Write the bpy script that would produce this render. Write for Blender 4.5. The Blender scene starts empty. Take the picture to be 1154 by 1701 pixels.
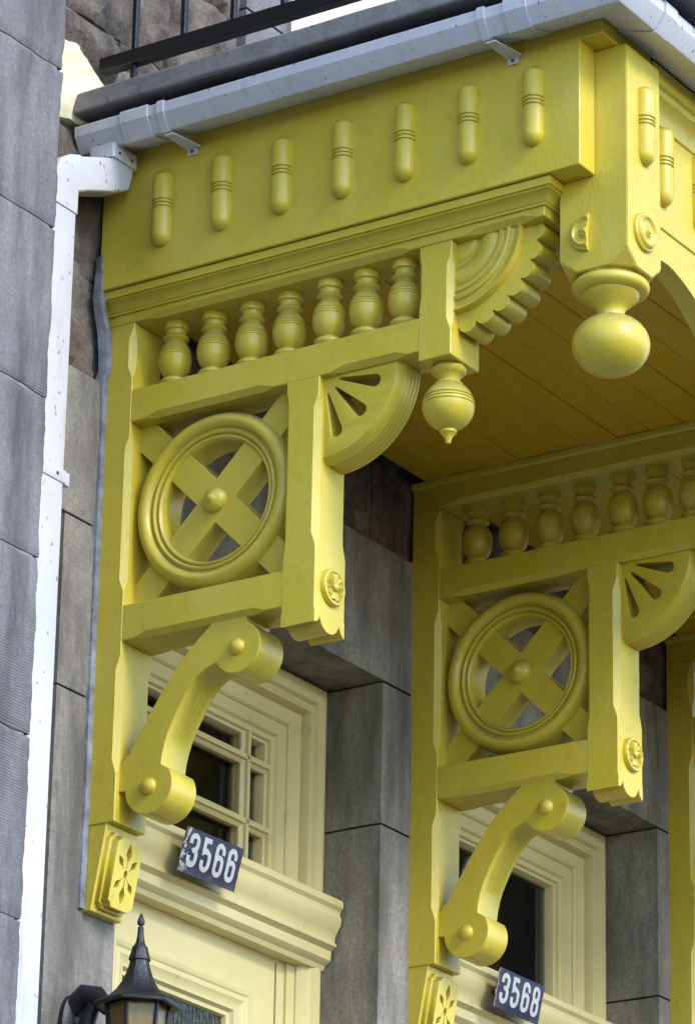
import bpy, bmesh, math, random
from mathutils import Vector, Matrix, noise

random.seed(7)
PI = math.pi
SC = bpy.context.scene
COL = SC.collection

# ------------------------------------------------------------------ camera
CX = Vector((-7.319072, -5.539022, -3.303851))
RT = Vector((0.5458908, -0.8376482, 0.0186729))
UP = Vector((-0.3198895, -0.1877685, 0.9286623))
FW = Vector((0.7743862, 0.5129214, 0.3704560))
cam_data = bpy.data.cameras.new("camera")
cam_data.sensor_fit = 'HORIZONTAL'
cam_data.sensor_width = 36.0
cam_data.lens = 6898.94 / 1154 * 36.0
cam_data.clip_start = 0.1
cam_data.clip_end = 2000
cam = bpy.data.objects.new("camera", cam_data)
COL.objects.link(cam)
cam.matrix_world = Matrix(((RT.x, UP.x, -FW.x, CX.x), (RT.y, UP.y, -FW.y, CX.y), (RT.z, UP.z, -FW.z, CX.z), (0, 0, 0, 1)))
SC.camera = cam

# ------------------------------------------------------------------ sky, sun, exposure
SUN_EL = 36.0          # degrees
SUN_AZ = -10.0          # degrees from the street side (-y) towards +x
world = bpy.data.worlds.new("World")
SC.world = world
world.use_nodes = True
wn = world.node_tree.nodes
bg = wn["Background"]
sky = wn.new("ShaderNodeTexSky")
sky.sky_type = 'NISHITA'
sky.sun_disc = False
sky.sun_elevation = math.radians(SUN_EL)
sky.sun_rotation = math.radians(180 - SUN_AZ)
sky.air_density = 1.0
sky.dust_density = 0.3
sky.ozone_density = 2.0
world.node_tree.links.new(sky.outputs[0], bg.inputs[0])
bg.inputs[1].default_value = 0.128
sun_d = bpy.data.lights.new("sun", 'SUN')
sun_d.energy = 0.88
sun_d.angle = math.radians(18)
sun_d.color = (1.0, 0.95, 0.86)
sun = bpy.data.objects.new("sun", sun_d)
COL.objects.link(sun)
sd = Vector((math.sin(math.radians(SUN_AZ)) * math.cos(math.radians(SUN_EL)), -math.cos(math.radians(SUN_AZ)) * math.cos(math.radians(SUN_EL)), math.sin(math.radians(SUN_EL))))
sun.rotation_euler = sd.to_track_quat('Z', 'Y').to_euler()
SC.view_settings.view_transform = 'Standard'
SC.view_settings.look = 'None'
SC.view_settings.gamma = 1.0
SC.view_settings.use_curve_mapping = False
SC.view_settings.exposure = 1.78

# ------------------------------------------------------------------ materials
def lin(r, g, b):
    f = lambda c: (c / 255 / 12.92) if c / 255 <= 0.04045 else ((c / 255 + 0.055) / 1.055) ** 2.4
    return (f(r), f(g), f(b), 1.0)

class NT:
    def __init__(self, name):
        self.m = bpy.data.materials.new(name)
        self.m.use_nodes = True
        self.t = self.m.node_tree
        self.b = self.t.nodes["Principled BSDF"]
        self.tc = self.n("ShaderNodeTexCoord")
    def n(self, ty, **kw):
        nd = self.t.nodes.new(ty)
        for k, v in kw.items(): setattr(nd, k, v)
        return nd
    def l(self, a, b): self.t.links.new(a, b)
    def noise(self, scale, detail=4, rough=0.55, vec=None, stretch=None):
        nd = self.n("ShaderNodeTexNoise")
        nd.inputs["Scale"].default_value = scale
        nd.inputs["Detail"].default_value = detail
        nd.inputs["Roughness"].default_value = rough
        v = vec or self.geo()
        if stretch:
            mp = self.n("ShaderNodeMapping"); mp.inputs["Scale"].default_value = stretch
            self.l(v, mp.inputs[0]); v = mp.outputs[0]
        self.l(v, nd.inputs["Vector"])
        return nd.outputs["Fac"]
    def geo(self):
        if not hasattr(self, "g"): self.g = self.n("ShaderNodeNewGeometry")
        return self.g.outputs["Position"]
    def ramp(self, fac, stops):
        r = self.n("ShaderNodeValToRGB")
        e = r.color_ramp.elements
        while len(e) < len(stops): e.new(0.5)
        for i, (p_, c) in enumerate(stops):
            e[i].position = p_; e[i].color = c if len(c) == 4 else (*c, 1)
        self.l(fac, r.inputs[0])
        return r.outputs[0]
    def mix(self, fac, a, b, mode='MIX'):
        m = self.n("ShaderNodeMix", data_type='RGBA', blend_type=mode)
        if isinstance(fac, (int, float)): m.inputs[0].default_value = fac
        else: self.l(fac, m.inputs[0])
        for i, v in ((6, a), (7, b)):
            if isinstance(v, tuple): m.inputs[i].default_value = v
            else: self.l(v, m.inputs[i])
        return m.outputs[2]
    def math(self, op, a, b=None, clamp=False):
        m = self.n("ShaderNodeMath", operation=op, use_clamp=clamp)
        for i, v in ((0, a), (1, b)):
            if v is None: continue
            if isinstance(v, (int, float)): m.inputs[i].default_value = v
            else: self.l(v, m.inputs[i])
        return m.outputs[0]
    def col(self, c):
        if isinstance(c, tuple): self.b.inputs["Base Color"].default_value = c
        else: self.l(c, self.b.inputs["Base Color"])
    def rough(self, v):
        if isinstance(v, (int, float)): self.b.inputs["Roughness"].default_value = v
        else: self.l(v, self.b.inputs["Roughness"])
    def bump(self, h, strength=0.2, dist=0.01):
        bp = self.n("ShaderNodeBump")
        bp.inputs["Strength"].default_value = strength
        bp.inputs["Distance"].default_value = dist
        self.l(h, bp.inputs["Height"])
        self.l(bp.outputs[0], self.b.inputs["Normal"])
    def up_mask(self, lo, hi):
        if not hasattr(self, "g"): self.geo()
        s = self.n("ShaderNodeSeparateXYZ"); self.l(self.g.outputs["Normal"], s.inputs[0])
        mr = self.n("ShaderNodeMapRange"); mr.inputs[1].default_value = lo; mr.inputs[2].default_value = hi
        self.l(s.outputs[2], mr.inputs[0])
        return mr.outputs[0]

YEL = (0.635, 0.493, 0.038, 1)
def mat_yellow(name, base, dust=0.35):
    k = NT(name)
    n1 = k.noise(2.2, 5, 0.6)
    c = k.mix(k.ramp(n1, [(0.3, (0, 0, 0)), (0.72, (1, 1, 1))]), base, (base[0] * 0.93, base[1] * 0.94, base[2] * 1.25, 1))
    n2 = k.noise(26, 6, 0.7)
    c = k.mix(k.ramp(n2, [(0.55, (0, 0, 0)), (0.78, (1, 1, 1))]), c, (base[0] * 0.76, base[1] * 0.74, base[2] * 1.3, 1))
    # settled street dust on the upward faces
    d = k.math('MULTIPLY', k.up_mask(0.22, 0.80), k.ramp(k.noise(34, 4), [(0.25, (0.35,) * 3), (0.65, (dust * 2.4,) * 3)]), True)
    c = k.mix(d, c, (0.15, 0.14, 0.115, 1))
    # weathered, slightly chalky patches and hairline cracks along the grain
    n5 = k.noise(5.5, 6, 0.68, stretch=(1, 1, 0.55))
    c = k.mix(k.ramp(n5, [(0.47, (0, 0, 0)), (0.70, (0.60,) * 3)]), c, (base[0] * 1.06, base[1] * 1.10, base[2] * 2.6, 1))
    vo = k.n("ShaderNodeTexVoronoi", feature='DISTANCE_TO_EDGE'); vo.inputs["Scale"].default_value = 4.6
    mp = k.n("ShaderNodeMapping"); mp.inputs["Scale"].default_value = (1.0, 0.55, 1.0)
    dis = k.n("ShaderNodeTexNoise"); dis.inputs["Scale"].default_value = 9; k.l(k.geo(), dis.inputs["Vector"])
    vm = k.n("ShaderNodeVectorMath", operation='MULTIPLY_ADD'); k.l(dis.outputs["Color"], vm.inputs[0]); vm.inputs[1].default_value = (0.12, 0.12, 0.12); k.l(k.geo(), vm.inputs[2])
    k.l(vm.outputs[0], mp.inputs[0]); k.l(mp.outputs[0], vo.inputs["Vector"])
    crack = k.math('MULTIPLY', k.ramp(vo.outputs["Distance"], [(0.0, (1, 1, 1)), (0.0055, (0, 0, 0))]), k.ramp(k.noise(3.1, 2), [(0.60, (0, 0, 0)), (0.70, (0.28,) * 3)]))
    c = k.mix(crack, c, (0.13, 0.10, 0.03, 1))
    # a few chips and knocks
    n3 = k.noise(60, 3, 0.5)
    c = k.mix(k.ramp(n3, [(0.775, (0, 0, 0)), (0.785, (1, 1, 1))]), c, (0.24, 0.17, 0.05, 1))
    k.col(c)
    k.rough(k.ramp(n2, [(0.3, (0.30,) * 3), (0.7, (0.46,) * 3)]))
    h = k.math('ADD', k.math('MULTIPLY', k.noise(150, 2, 0.5, stretch=(1, 1, 0.25)), 0.5), k.noise(18, 3))
    k.bump(h, 0.26, 0.004)
    k.b.inputs['Coat Weight'].default_value = 0.22
    k.b.inputs['Coat Roughness'].default_value = 0.32
    return k.m

def mat_stone(name, c1, c2, c3, tool=False, bumpd=0.012, seed=0.0, stain=True):
    k = NT(name)
    v = k.geo()
    if seed:
        mp = k.n("ShaderNodeMapping"); mp.inputs["Location"].default_value = (seed, seed * 2, -seed); k.l(v, mp.inputs[0]); v = mp.outputs[0]
    n1 = k.noise(3.2, 7, 0.62, v)
    c = k.ramp(n1, [(0.28, c1), (0.5, c2), (0.74, c3)])
    if stain:   # rain streaks and soot with their own shapes
        n2 = k.noise(5.5, 6, 0.7, v, (1.6, 1.6, 0.28))
        c = k.mix(k.ramp(n2, [(0.43, (0, 0, 0)), (0.66, (0.9,) * 3)]), c, (c1[0] * 0.42, c1[1] * 0.42, c1[2] * 0.44, 1))
    n4 = k.noise(90, 5, 0.75, v)
    c = k.mix(k.ramp(n4, [(0.38, (0.5,) * 3), (0.62, (0, 0, 0))]), c, (c1[0] * 0.55, c1[1] * 0.54, c1[2] * 0.52, 1))
    c = k.mix(k.ramp(k.noise(130, 3, 0.6, v), [(0.64, (0, 0, 0)), (0.75, (0.6,) * 3)]), c, (0.42, 0.41, 0.40, 1))
    k.col(c); k.rough(0.85)
    h = k.math('ADD', k.noise(28, 8, 0.7, v), k.math('MULTIPLY', n4, 0.35))
    if tool:
        w = k.n("ShaderNodeTexWave", wave_type='BANDS', bands_direction='Z')
        w.inputs["Scale"].default_value = 48; w.inputs["Distortion"].default_value = 3.5; w.inputs["Detail"].default_value = 3
        k.l(v, w.inputs["Vector"])
        msk = k.ramp(k.noise(2.6, 3, 0.5, v), [(0.52, (0, 0, 0)), (0.62, (0.6,) * 3)])
        h = k.math('ADD', h, k.math('MULTIPLY', w.outputs["Fac"], msk))
    k.bump(h, 0.55, bumpd)
    return k.m

def mat_plain(name, c, rough=0.5, var=0.12, scale=12, bump=0.1, spec=None, metal=0.0, dirt=None, dirt_lo=0.62):
    k = NT(name)
    n1 = k.noise(scale, 6, 0.6)
    cc = k.mix(k.ramp(n1, [(0.3, (0, 0, 0)), (0.7, (1, 1, 1))]), (c[0] * (1 - var), c[1] * (1 - var), c[2] * (1 - var), 1), (min(1, c[0] * (1 + var)), min(1, c[1] * (1 + var)), min(1, c[2] * (1 + var)), 1))
    if dirt:
        n2 = k.noise(scale * 2.7, 6, 0.72)
        cc = k.mix(k.ramp(n2, [(dirt_lo, (0, 0, 0)), (dirt_lo + 0.12, (0.8,) * 3)]), cc, dirt)
    k.col(cc); k.rough(rough)
    k.b.inputs["Metallic"].default_value = metal
    if spec is not None: k.b.inputs["Specular IOR Level"].default_value = spec
    if bump: k.bump(k.noise(scale * 6, 4), bump, 0.004)
    return k.m

def mat_glass(name, tint=(0.55, 0.58, 0.58)):
    k = NT(name)
    t = k.t
    for nd in list(t.nodes):
        if nd.type == 'BSDF_PRINCIPLED': t.nodes.remove(nd)
    tr = k.n("ShaderNodeBsdfTransparent"); tr.inputs[0].default_value = (*tint, 1)
    gl = k.n("ShaderNodeBsdfGlossy"); gl.inputs["Roughness"].default_value = 0.06
    bp = k.n("ShaderNodeBump"); bp.inputs["Strength"].default_value = 0.25; bp.inputs["Distance"].default_value = 0.004
    k.l(k.noise(9, 2), bp.inputs["Height"]); k.l(bp.outputs[0], gl.inputs["Normal"])
    fr = k.n("ShaderNodeFresnel"); fr.inputs[0].default_value = 1.5
    mx = k.n("ShaderNodeMixShader")
    k.l(fr.outputs[0], mx.inputs[0]); k.l(tr.outputs[0], mx.inputs[1]); k.l(gl.outputs[0], mx.inputs[2])
    k.l(mx.outputs[0], t.nodes["Material Output"].inputs[0])
    return k.m

def mat_enamel(name, base, chip_x0, chip_w, grime=1.1):
    k = NT(name)
    s = k.n("ShaderNodeSeparateXYZ"); k.l(k.geo(), s.inputs[0])
    mr = k.n("ShaderNodeMapRange"); mr.inputs[1].default_value = chip_x0; mr.inputs[2].default_value = chip_x0 + chip_w
    mr.inputs[3].default_value = 0.62; mr.inputs[4].default_value = 0.0
    k.l(s.outputs[0], mr.inputs[0])
    f = k.math('ADD', k.noise(38, 6, 0.7), k.math('MULTIPLY', mr.outputs[0], 0.45))
    c = k.mix(k.ramp(k.noise(16, 4), [(0.35, (0, 0, 0)), (0.7, (1, 1, 1))]), base, (base[0] * 1.5, base[1] * 1.5, base[2] * 1.15, 1))
    c = k.mix(k.ramp(f, [(0.665, (0, 0, 0)), (0.68, (1, 1, 1))]), c, (0.50, 0.49, 0.50, 1))
    c = k.mix(k.ramp(f, [(0.75, (0, 0, 0)), (0.77, (1, 1, 1))]), c, (0.10, 0.03, 0.025, 1))
    mz = k.n("ShaderNodeMapRange"); mz.inputs[1].default_value = -0.374; mz.inputs[2].default_value = -0.402
    k.l(s.outputs[2], mz.inputs[0])
    c = k.mix(k.math('MULTIPLY', k.math('MULTIPLY', mz.outputs[0], k.noise(30, 4)), grime, True), c, (0.13, 0.12, 0.16, 1))
    k.col(c); k.rough(0.30); k.b.inputs['Specular IOR Level'].default_value = 0.3
    k.bump(f, 0.3, 0.004)
    return k.m

def mat_lace(name):
    # obscured, patterned door glass
    k = NT(name)
    n = k.noise(70, 2, 0.5, stretch=(1.6, 1, 0.45))
    k.col(k.ramp(n, [(0.0, (0.006, 0.008, 0.004)), (0.60, (0.012, 0.015, 0.008)), (0.70, (0.10, 0.11, 0.07))]))
    k.rough(0.08)
    k.bump(n, 0.8, 0.01)
    return k.m

M = {}
M['yellow'] = mat_yellow("yellow_gloss_paint", YEL)
M['soffit'] = mat_yellow("yellow_soffit_paint", (0.64, 0.40, 0.012, 1), 0.2)  # the yellow paint again, with the orange of its shade put into the colour
M['cream'] = mat_plain("cream_door_paint", (0.64, 0.54, 0.25, 1), 0.42, 0.09, 4, 0.2, dirt=(0.24, 0.18, 0.075, 1), dirt_lo=0.63)
M['creamwhite'] = mat_plain("pale_cream_paint", (0.78, 0.74, 0.50, 1), 0.5, 0.05, 6, 0.1)
M['white'] = mat_plain("white_vinyl", (0.66, 0.66, 0.70, 1), 0.35, 0.05, 7, 0.06, dirt=(0.24, 0.20, 0.15, 1), dirt_lo=0.69)
def mat_vinyl():
    k = NT("white_vinyl_weathered")
    c = k.mix(k.ramp(k.noise(6, 5, 0.6), [(0.3, (0, 0, 0)), (0.7, (1, 1, 1))]), (0.56, 0.56, 0.62, 1), (0.64, 0.64, 0.69, 1))
    c = k.mix(k.ramp(k.noise(11, 5, 0.7, stretch=(2.2, 2.2, 0.25)), [(0.57, (0, 0, 0)), (0.76, (0.5,) * 3)]), c, (0.30, 0.275, 0.24, 1))
    c = k.mix(k.ramp(k.noise(75, 3, 0.6, stretch=(1, 1, 0.5)), [(0.66, (0, 0, 0)), (0.72, (0.9,) * 3)]), c, (0.10, 0.085, 0.06, 1))
    k.col(c); k.rough(0.38); k.bump(k.noise(40, 4), 0.12, 0.003)
    return k.m
M['white'] = mat_vinyl()
M['smooth'] = mat_stone("dressed_limestone", (0.21, 0.192, 0.168, 1), (0.295, 0.272, 0.245, 1), (0.40, 0.37, 0.33, 1), False, 0.010)
M['pier'] = mat_stone("tooled_limestone", (0.145, 0.138, 0.145, 1), (0.205, 0.197, 0.205, 1), (0.28, 0.265, 0.265, 1), True, 0.004, 3.1)
M['rock'] = mat_stone("rock_faced_limestone", (0.12, 0.09, 0.075, 1), (0.25, 0.20, 0.165, 1), (0.40, 0.34, 0.29, 1), False, 0.03, 5.7)
M['mortar'] = mat_plain("mortar", (0.20, 0.19, 0.18, 1), 0.9, 0.2, 30, 0.4)
M['mortar_light'] = mat_plain("pale_mortar", (0.22, 0.21, 0.20, 1), 0.9, 0.3, 30, 0.4)
M['caulk'] = mat_plain("blue_grey_caulk", (0.19, 0.205, 0.235, 1), 0.85, 0.45, 22, 0.7)
M['slab'] = mat_plain("weathered_concrete", (0.20, 0.19, 0.19, 1), 0.85, 0.3, 9, 0.5, dirt=(0.06, 0.055, 0.05, 1), dirt_lo=0.6)
M['tar'] = mat_plain("tarred_timber", (0.03, 0.027, 0.026, 1), 0.8, 0.3, 9, 0.4)  # near-black timber for the board between gutter and slab
M['black'] = mat_plain("black_iron_paint", (0.004, 0.004, 0.005, 1), 0.42, 0.3, 14, 0.2)
M['lantern'] = mat_plain("weathered_black_metal", (0.012, 0.0115, 0.017, 1), 0.45, 0.45, 22, 0.35, dirt=(0.10, 0.10, 0.11, 1), dirt_lo=0.66)
M['amber'] = mat_plain("amber_lantern_glass", (0.16, 0.10, 0.022, 1), 0.25, 0.25, 9, 0.3)
M['glass'] = mat_glass("window_glass")
M['lace'] = mat_lace("patterned_door_glass")
M['room'] = mat_plain("dark_room", (0.035, 0.033, 0.03, 1), 0.9, 0.3, 3, 0)
M['digit'] = mat_plain("white_enamel", (0.52, 0.51, 0.53, 1), 0.3, 0.12, 40, 0.1)
M['ground'] = mat_plain("concrete_pavement", (0.07, 0.068, 0.06, 1), 0.9, 0.2, 1.5, 0.2)
M['screw'] = mat_plain("rusty_screw", (0.10, 0.07, 0.05, 1), 0.7, 0.3, 40, 0.2)
M['enamel1'] = mat_enamel("blue_enamel_chipped", (0.011, 0.008, 0.042, 1), 0.489, 0.040)
M['enamel2'] = mat_enamel("blue_enamel", (0.010, 0.009, 0.052, 1), 1.953, 0.006, 0.3)

# ------------------------------------------------------------------ helpers.  Points are (x, u, z): u = distance out from the wall, y = -u
def finish(bm, name, mat, parent=None, smooth=None, recalc=True):
    if recalc: bmesh.ops.recalc_face_normals(bm, faces=bm.faces)
    me = bpy.data.meshes.new(name)
    bm.to_mesh(me); bm.free()
    me.materials.append(M[mat] if isinstance(mat, str) else mat)
    if smooth:
        me.polygons.foreach_set("use_smooth", [True] * len(me.polygons))
        me.set_sharp_from_angle(angle=math.radians(smooth))
    o = bpy.data.objects.new(name, me)
    COL.objects.link(o)
    if parent: o.parent = parent
    return o

def V(x, u, z): return Vector((x, -u, z))

def box(bm, x0, x1, u0, u1, z0, z1, bev=0.0):
    vs = [bm.verts.new(V(x, u, z)) for x in (x0, x1) for u in (u0, u1) for z in (z0, z1)]
    fs = [(0, 1, 3, 2), (4, 6, 7, 5), (0, 4, 5, 1), (2, 3, 7, 6), (0, 2, 6, 4), (1, 5, 7, 3)]
    faces = [bm.faces.new([vs[i] for i in f]) for f in fs]
    if bev:
        es = list({e for f in faces for e in f.edges})
        bmesh.ops.recalc_face_normals(bm, faces=faces)
        bmesh.ops.bevel(bm, geom=es, offset=bev, segments=2, affect='EDGES', profile=0.5)

def bar(bm, axis, a0, a1, p0, p1, q0, q1, zones=(), flat0=False):
    """Rectangular bar along axis ('u' or 'z' or 'x') with micro-bevelled edges and stop chamfers.
    p,q = other two axes in order (x,u,z minus axis). zones: (corner 'pq' in {'00','10','11','01'}, s0, s1, size, taper)."""
    eps = 0.0022
    ss = {a0, a0 + eps, a1 - eps, a1}
    for c, s0, s1, size, tp in zones: ss |= {s0, s0 + tp, s1 - tp, s1}
    ss = sorted(ss)
    corners = ['00', '10', '11', '01']
    def ch(c, s):
        v = eps
        for cc, s0, s1, size, tp in zones:
            if cc == c and s0 <= s <= s1:
                k = min(1.0, (s - s0) / tp, (s1 - s) / tp)
                v = max(v, eps + (size - eps) * k)
        return v
    rings = []
    for i, s in enumerate(ss):
        sh = eps if i in (0, len(ss) - 1) else 0.0
        if flat0 and i == 0: sh = 0.0
        P0, P1, Q0, Q1 = p0 + sh, p1 - sh, q0 + sh, q1 - sh
        pts = []
        for c in corners:
            h = ch(c, s)
            if sh: h = max(h - sh, 0.0006)
            if c == '00': pts += [(P0, Q0 + h), (P0 + h, Q0)]
            elif c == '10': pts += [(P1 - h, Q0), (P1, Q0 + h)]
            elif c == '11': pts += [(P1, Q1 - h), (P1 - h, Q1)]
            else: pts += [(P0 + h, Q1), (P0, Q1 - h)]
        r = []
        for p, q in pts:
            co = {'u': (p, s, q), 'z': (p, q, s), 'x': (s, p, q)}[axis]
            r.append(bm.verts.new(V(*co)))
        rings.append(r)
    for a, b in zip(rings, rings[1:]):
        for i in range(8):
            j = (i + 1) % 8
            bm.faces.new((a[i], a[j], b[j], b[i]))
    bm.faces.new(rings[0]); bm.faces.new(rings[-1])

def lathe(bm, prof, center, axis='z', segs=28, a0=0.0, a1=2 * PI, closed=False, flip=1, rmod=None):
    """prof: (r, h). axis z: h is z. axis x: h is x. axis u: h is u."""
    full = abs(a1 - a0 - 2 * PI) < 1e-6
    n = segs if full else segs + 1
    cx, cu, cz = center
    rings = []
    for r, h in prof:
        ring = []
        for i in range(n):
            a = a0 + (a1 - a0) * i / segs
            rr = r * (rmod(a) if rmod else 1)
            if axis == 'z': co = (cx + rr * math.cos(a), cu + rr * math.sin(a), h)
            elif axis == 'x': co = (h, cu + rr * math.cos(a), cz + rr * math.sin(a))
            else: co = (cx + rr * math.cos(a), h, cz + rr * math.sin(a))
            ring.append(bm.verts.new(V(*co)))
        rings.append(ring)
    prs = list(zip(rings, rings[1:])) + ([(rings[-1], rings[0])] if closed else [])
    for a, b in prs:
        for i in range(segs):
            j = (i + 1) % n
            bm.faces.new((a[i], a[j], b[j], b[i]))
    if full:
        if not closed:
            bm.faces.new(rings[0]); bm.faces.new(rings[-1])
    elif closed:
        bm.faces.new([r[0] for r in rings]); bm.faces.new([r[-1] for r in rings])
    else:
        bm.faces.new([r[0] for r in rings]); bm.faces.new([r[-1] for r in rings])
    bmesh.ops.remove_doubles(bm, verts=bm.verts, dist=1e-5)

def shape(loops, depth, bev=0.0015, res=2):
    """2D filled shape with holes (first loop outer), extruded: returns a mesh in its own xy plane, z from 0 to depth."""
    cu = bpy.data.curves.new("tmp_curve", 'CURVE')
    cu.dimensions = '2D'; cu.fill_mode = 'BOTH'
    cu.bevel_depth = bev; cu.bevel_resolution = res
    cu.offset = -bev
    cu.extrude = depth / 2 - bev
    for lp in loops:
        sp = cu.splines.new('POLY'); sp.points.add(len(lp) - 1); sp.use_cyclic_u = True
        for i, (a, b) in enumerate(lp): sp.points[i].co = (a, b, 0, 1)
    ob = bpy.data.objects.new("tmp_curve", cu)
    COL.objects.link(ob)
    bpy.context.view_layer.update()
    dg = bpy.context.evaluated_depsgraph_get()
    me = bpy.data.meshes.new_from_object(ob.evaluated_get(dg), depsgraph=dg)
    bpy.data.objects.remove(ob); bpy.data.curves.remove(cu)
    me.transform(Matrix.Translation((0, 0, depth / 2)))
    return me

def star_prism(bm, lp, xa, xb):
    """Prism across the bracket (x from xa to xb) of an outline of (u, z) that is star-shaped about its first point."""
    A = [bm.verts.new(V(xa, u, z)) for u, z in lp]; B = [bm.verts.new(V(xb, u, z)) for u, z in lp]
    n = len(lp)
    for i in range(1, n - 1):
        bm.faces.new((A[0], A[i], A[i + 1])); bm.faces.new((B[0], B[i + 1], B[i]))
    for i in range(n):
        j = (i + 1) % n; bm.faces.new((A[i], B[i], B[j], A[j]))

def add_mesh(bm, me, fn):
    """Append a mesh with every vertex mapped by fn(co)->Vector."""
    t = bmesh.new(); t.from_mesh(me)
    for v in t.verts: v.co = fn(v.co)
    bmesh.ops.remove_doubles(t, verts=t.verts, dist=1e-6)
    m2 = bpy.data.meshes.new("tmp"); t.to_mesh(m2); t.free()
    bm.from_mesh(m2); bpy.data.meshes.remove(m2); bpy.data.meshes.remove(me)

def tube(bm, pts, r, segs=8):
    """Round tube along (x,u,z) points."""
    P = [V(*q) for q in pts]
    rings = []
    for i, c in enumerate(P):
        t = (P[min(i + 1, len(P) - 1)] - P[max(i - 1, 0)]).normalized()
        a = t.orthogonal().normalized() if i == 0 else (rings_n - t * rings_n.dot(t)).normalized()
        rings_n = a
        b = t.cross(a)
        rr = r[i] if isinstance(r, (list, tuple)) else r
        rings.append([bm.verts.new(c + (a * math.cos(2 * PI * k / segs) + b * math.sin(2 * PI * k / segs)) * rr) for k in range(segs)])
    for a, b in zip(rings, rings[1:]):
        for k in range(segs): bm.faces.new((a[k], a[(k + 1) % segs], b[(k + 1) % segs], b[k]))
    bm.faces.new(rings[0]); bm.faces.new(rings[-1])

def sweep(bm, prof, path, close_path=False):
    """Sweep a closed profile of (d, z) along plan path of (x,u); d is offset to the left-hand outward normal, mitred."""
    n = len(path)
    dirs = []
    for i in range(n - 1):
        d = Vector((path[i + 1][0] - path[i][0], path[i + 1][1] - path[i][1])).normalized()
        dirs.append(d)
    rings = []
    for i, (x, u) in enumerate(path):
        nA = Vector((-dirs[max(i - 1, 0)].y, dirs[max(i - 1, 0)].x))
        nB = Vector((-dirs[min(i, n - 2)].y, dirs[min(i, n - 2)].x))
        m = (nA + nB)
        m = m / max(1e-6, m.dot(nA)) if (nA - nB).length > 1e-6 else nA
        rings.append([bm.verts.new(V(x + m.x * d, u + m.y * d, z)) for d, z in prof])
    k = len(prof)
    for a, b in zip(rings, rings[1:]):
        for i in range(k): bm.faces.new((a[i], a[(i + 1) % k], b[(i + 1) % k], b[i]))
    bm.faces.new(rings[0]); bm.faces.new(rings[-1])

def dome(bm, c, r, h, axis='x', segs=20):
    pr = [(r * math.cos(t), -h * math.sin(t)) for t in [i * PI / 2 / 6 for i in range(7)]]
    pr[-1] = (0.0005, -h)
    if axis == 'x': lathe(bm, [(a, c[0] + b) for a, b in pr], c, 'x', segs)
    else: lathe(bm, [(a, c[1] - b) for a, b in pr], c, 'u', segs)

def arc(cx, cz, r, a0, a1, n):
    return [(cx + r * math.cos(math.radians(a0 + (a1 - a0) * i / n)), cz + r * math.sin(math.radians(a0 + (a1 - a0) * i / n))) for i in range(n + 1)]

def thing(name, label, cat, loc=(0, 0, 0), group=None):
    o = bpy.data.objects.new(name, None); COL.objects.link(o)
    o.empty_display_size = 0.1
    o.location = V(*loc)
    o['label'] = label; o['category'] = cat
    if group: o['group'] = group
    return o

def tag(o, label, cat, group=None):
    o['label'] = label; o['category'] = cat
    if group: o['group'] = group
    return o

def structure(o):
    o['kind'] = 'structure'; return o

def copy_tree(o, parent=None, dx=0.0):
    c = o.copy(); COL.objects.link(c)
    c.parent = parent
    if parent is None: c.location.x += dx
    for ch in o.children: copy_tree(ch, c)
    return c

W = 0.125
D = 1.3911
WALL = -0.015     # u of the wall face

# ------------------------------------------------------------------ ground and landing
bm = bmesh.new()
g = [bm.verts.new((x, y, -4.95)) for x, y in ((-300, -300), (300, -300), (300, 300), (-300, 300))]
bm.faces.new(g)
structure(finish(bm, "pavement", 'ground'))
bm = bmesh.new(); box(bm, -0.36, 3.3, WALL, 1.5, -4.94, -2.75, 0.02)
structure(finish(bm, "porch_landing", 'slab'))

# ------------------------------------------------------------------ house wall of stones
house = thing("stone_house", "grey limestone house front with rock-faced and dressed blocks behind the yellow balcony", "house", (0, 0, -2.7))
house_inv = Matrix.Translation(-house.location)
def hchild(bm, name, mat, parent=None, smooth=None, recalc=True):
    o = finish(bm, name, mat, None, smooth, recalc)
    if parent is None:
        o.parent = house; o.matrix_parent_inverse = house_inv
    else:
        o.parent = parent; o.matrix_parent_inverse = parent.matrix_parent_inverse.copy() if False else Matrix.Identity(4)
    return o

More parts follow.
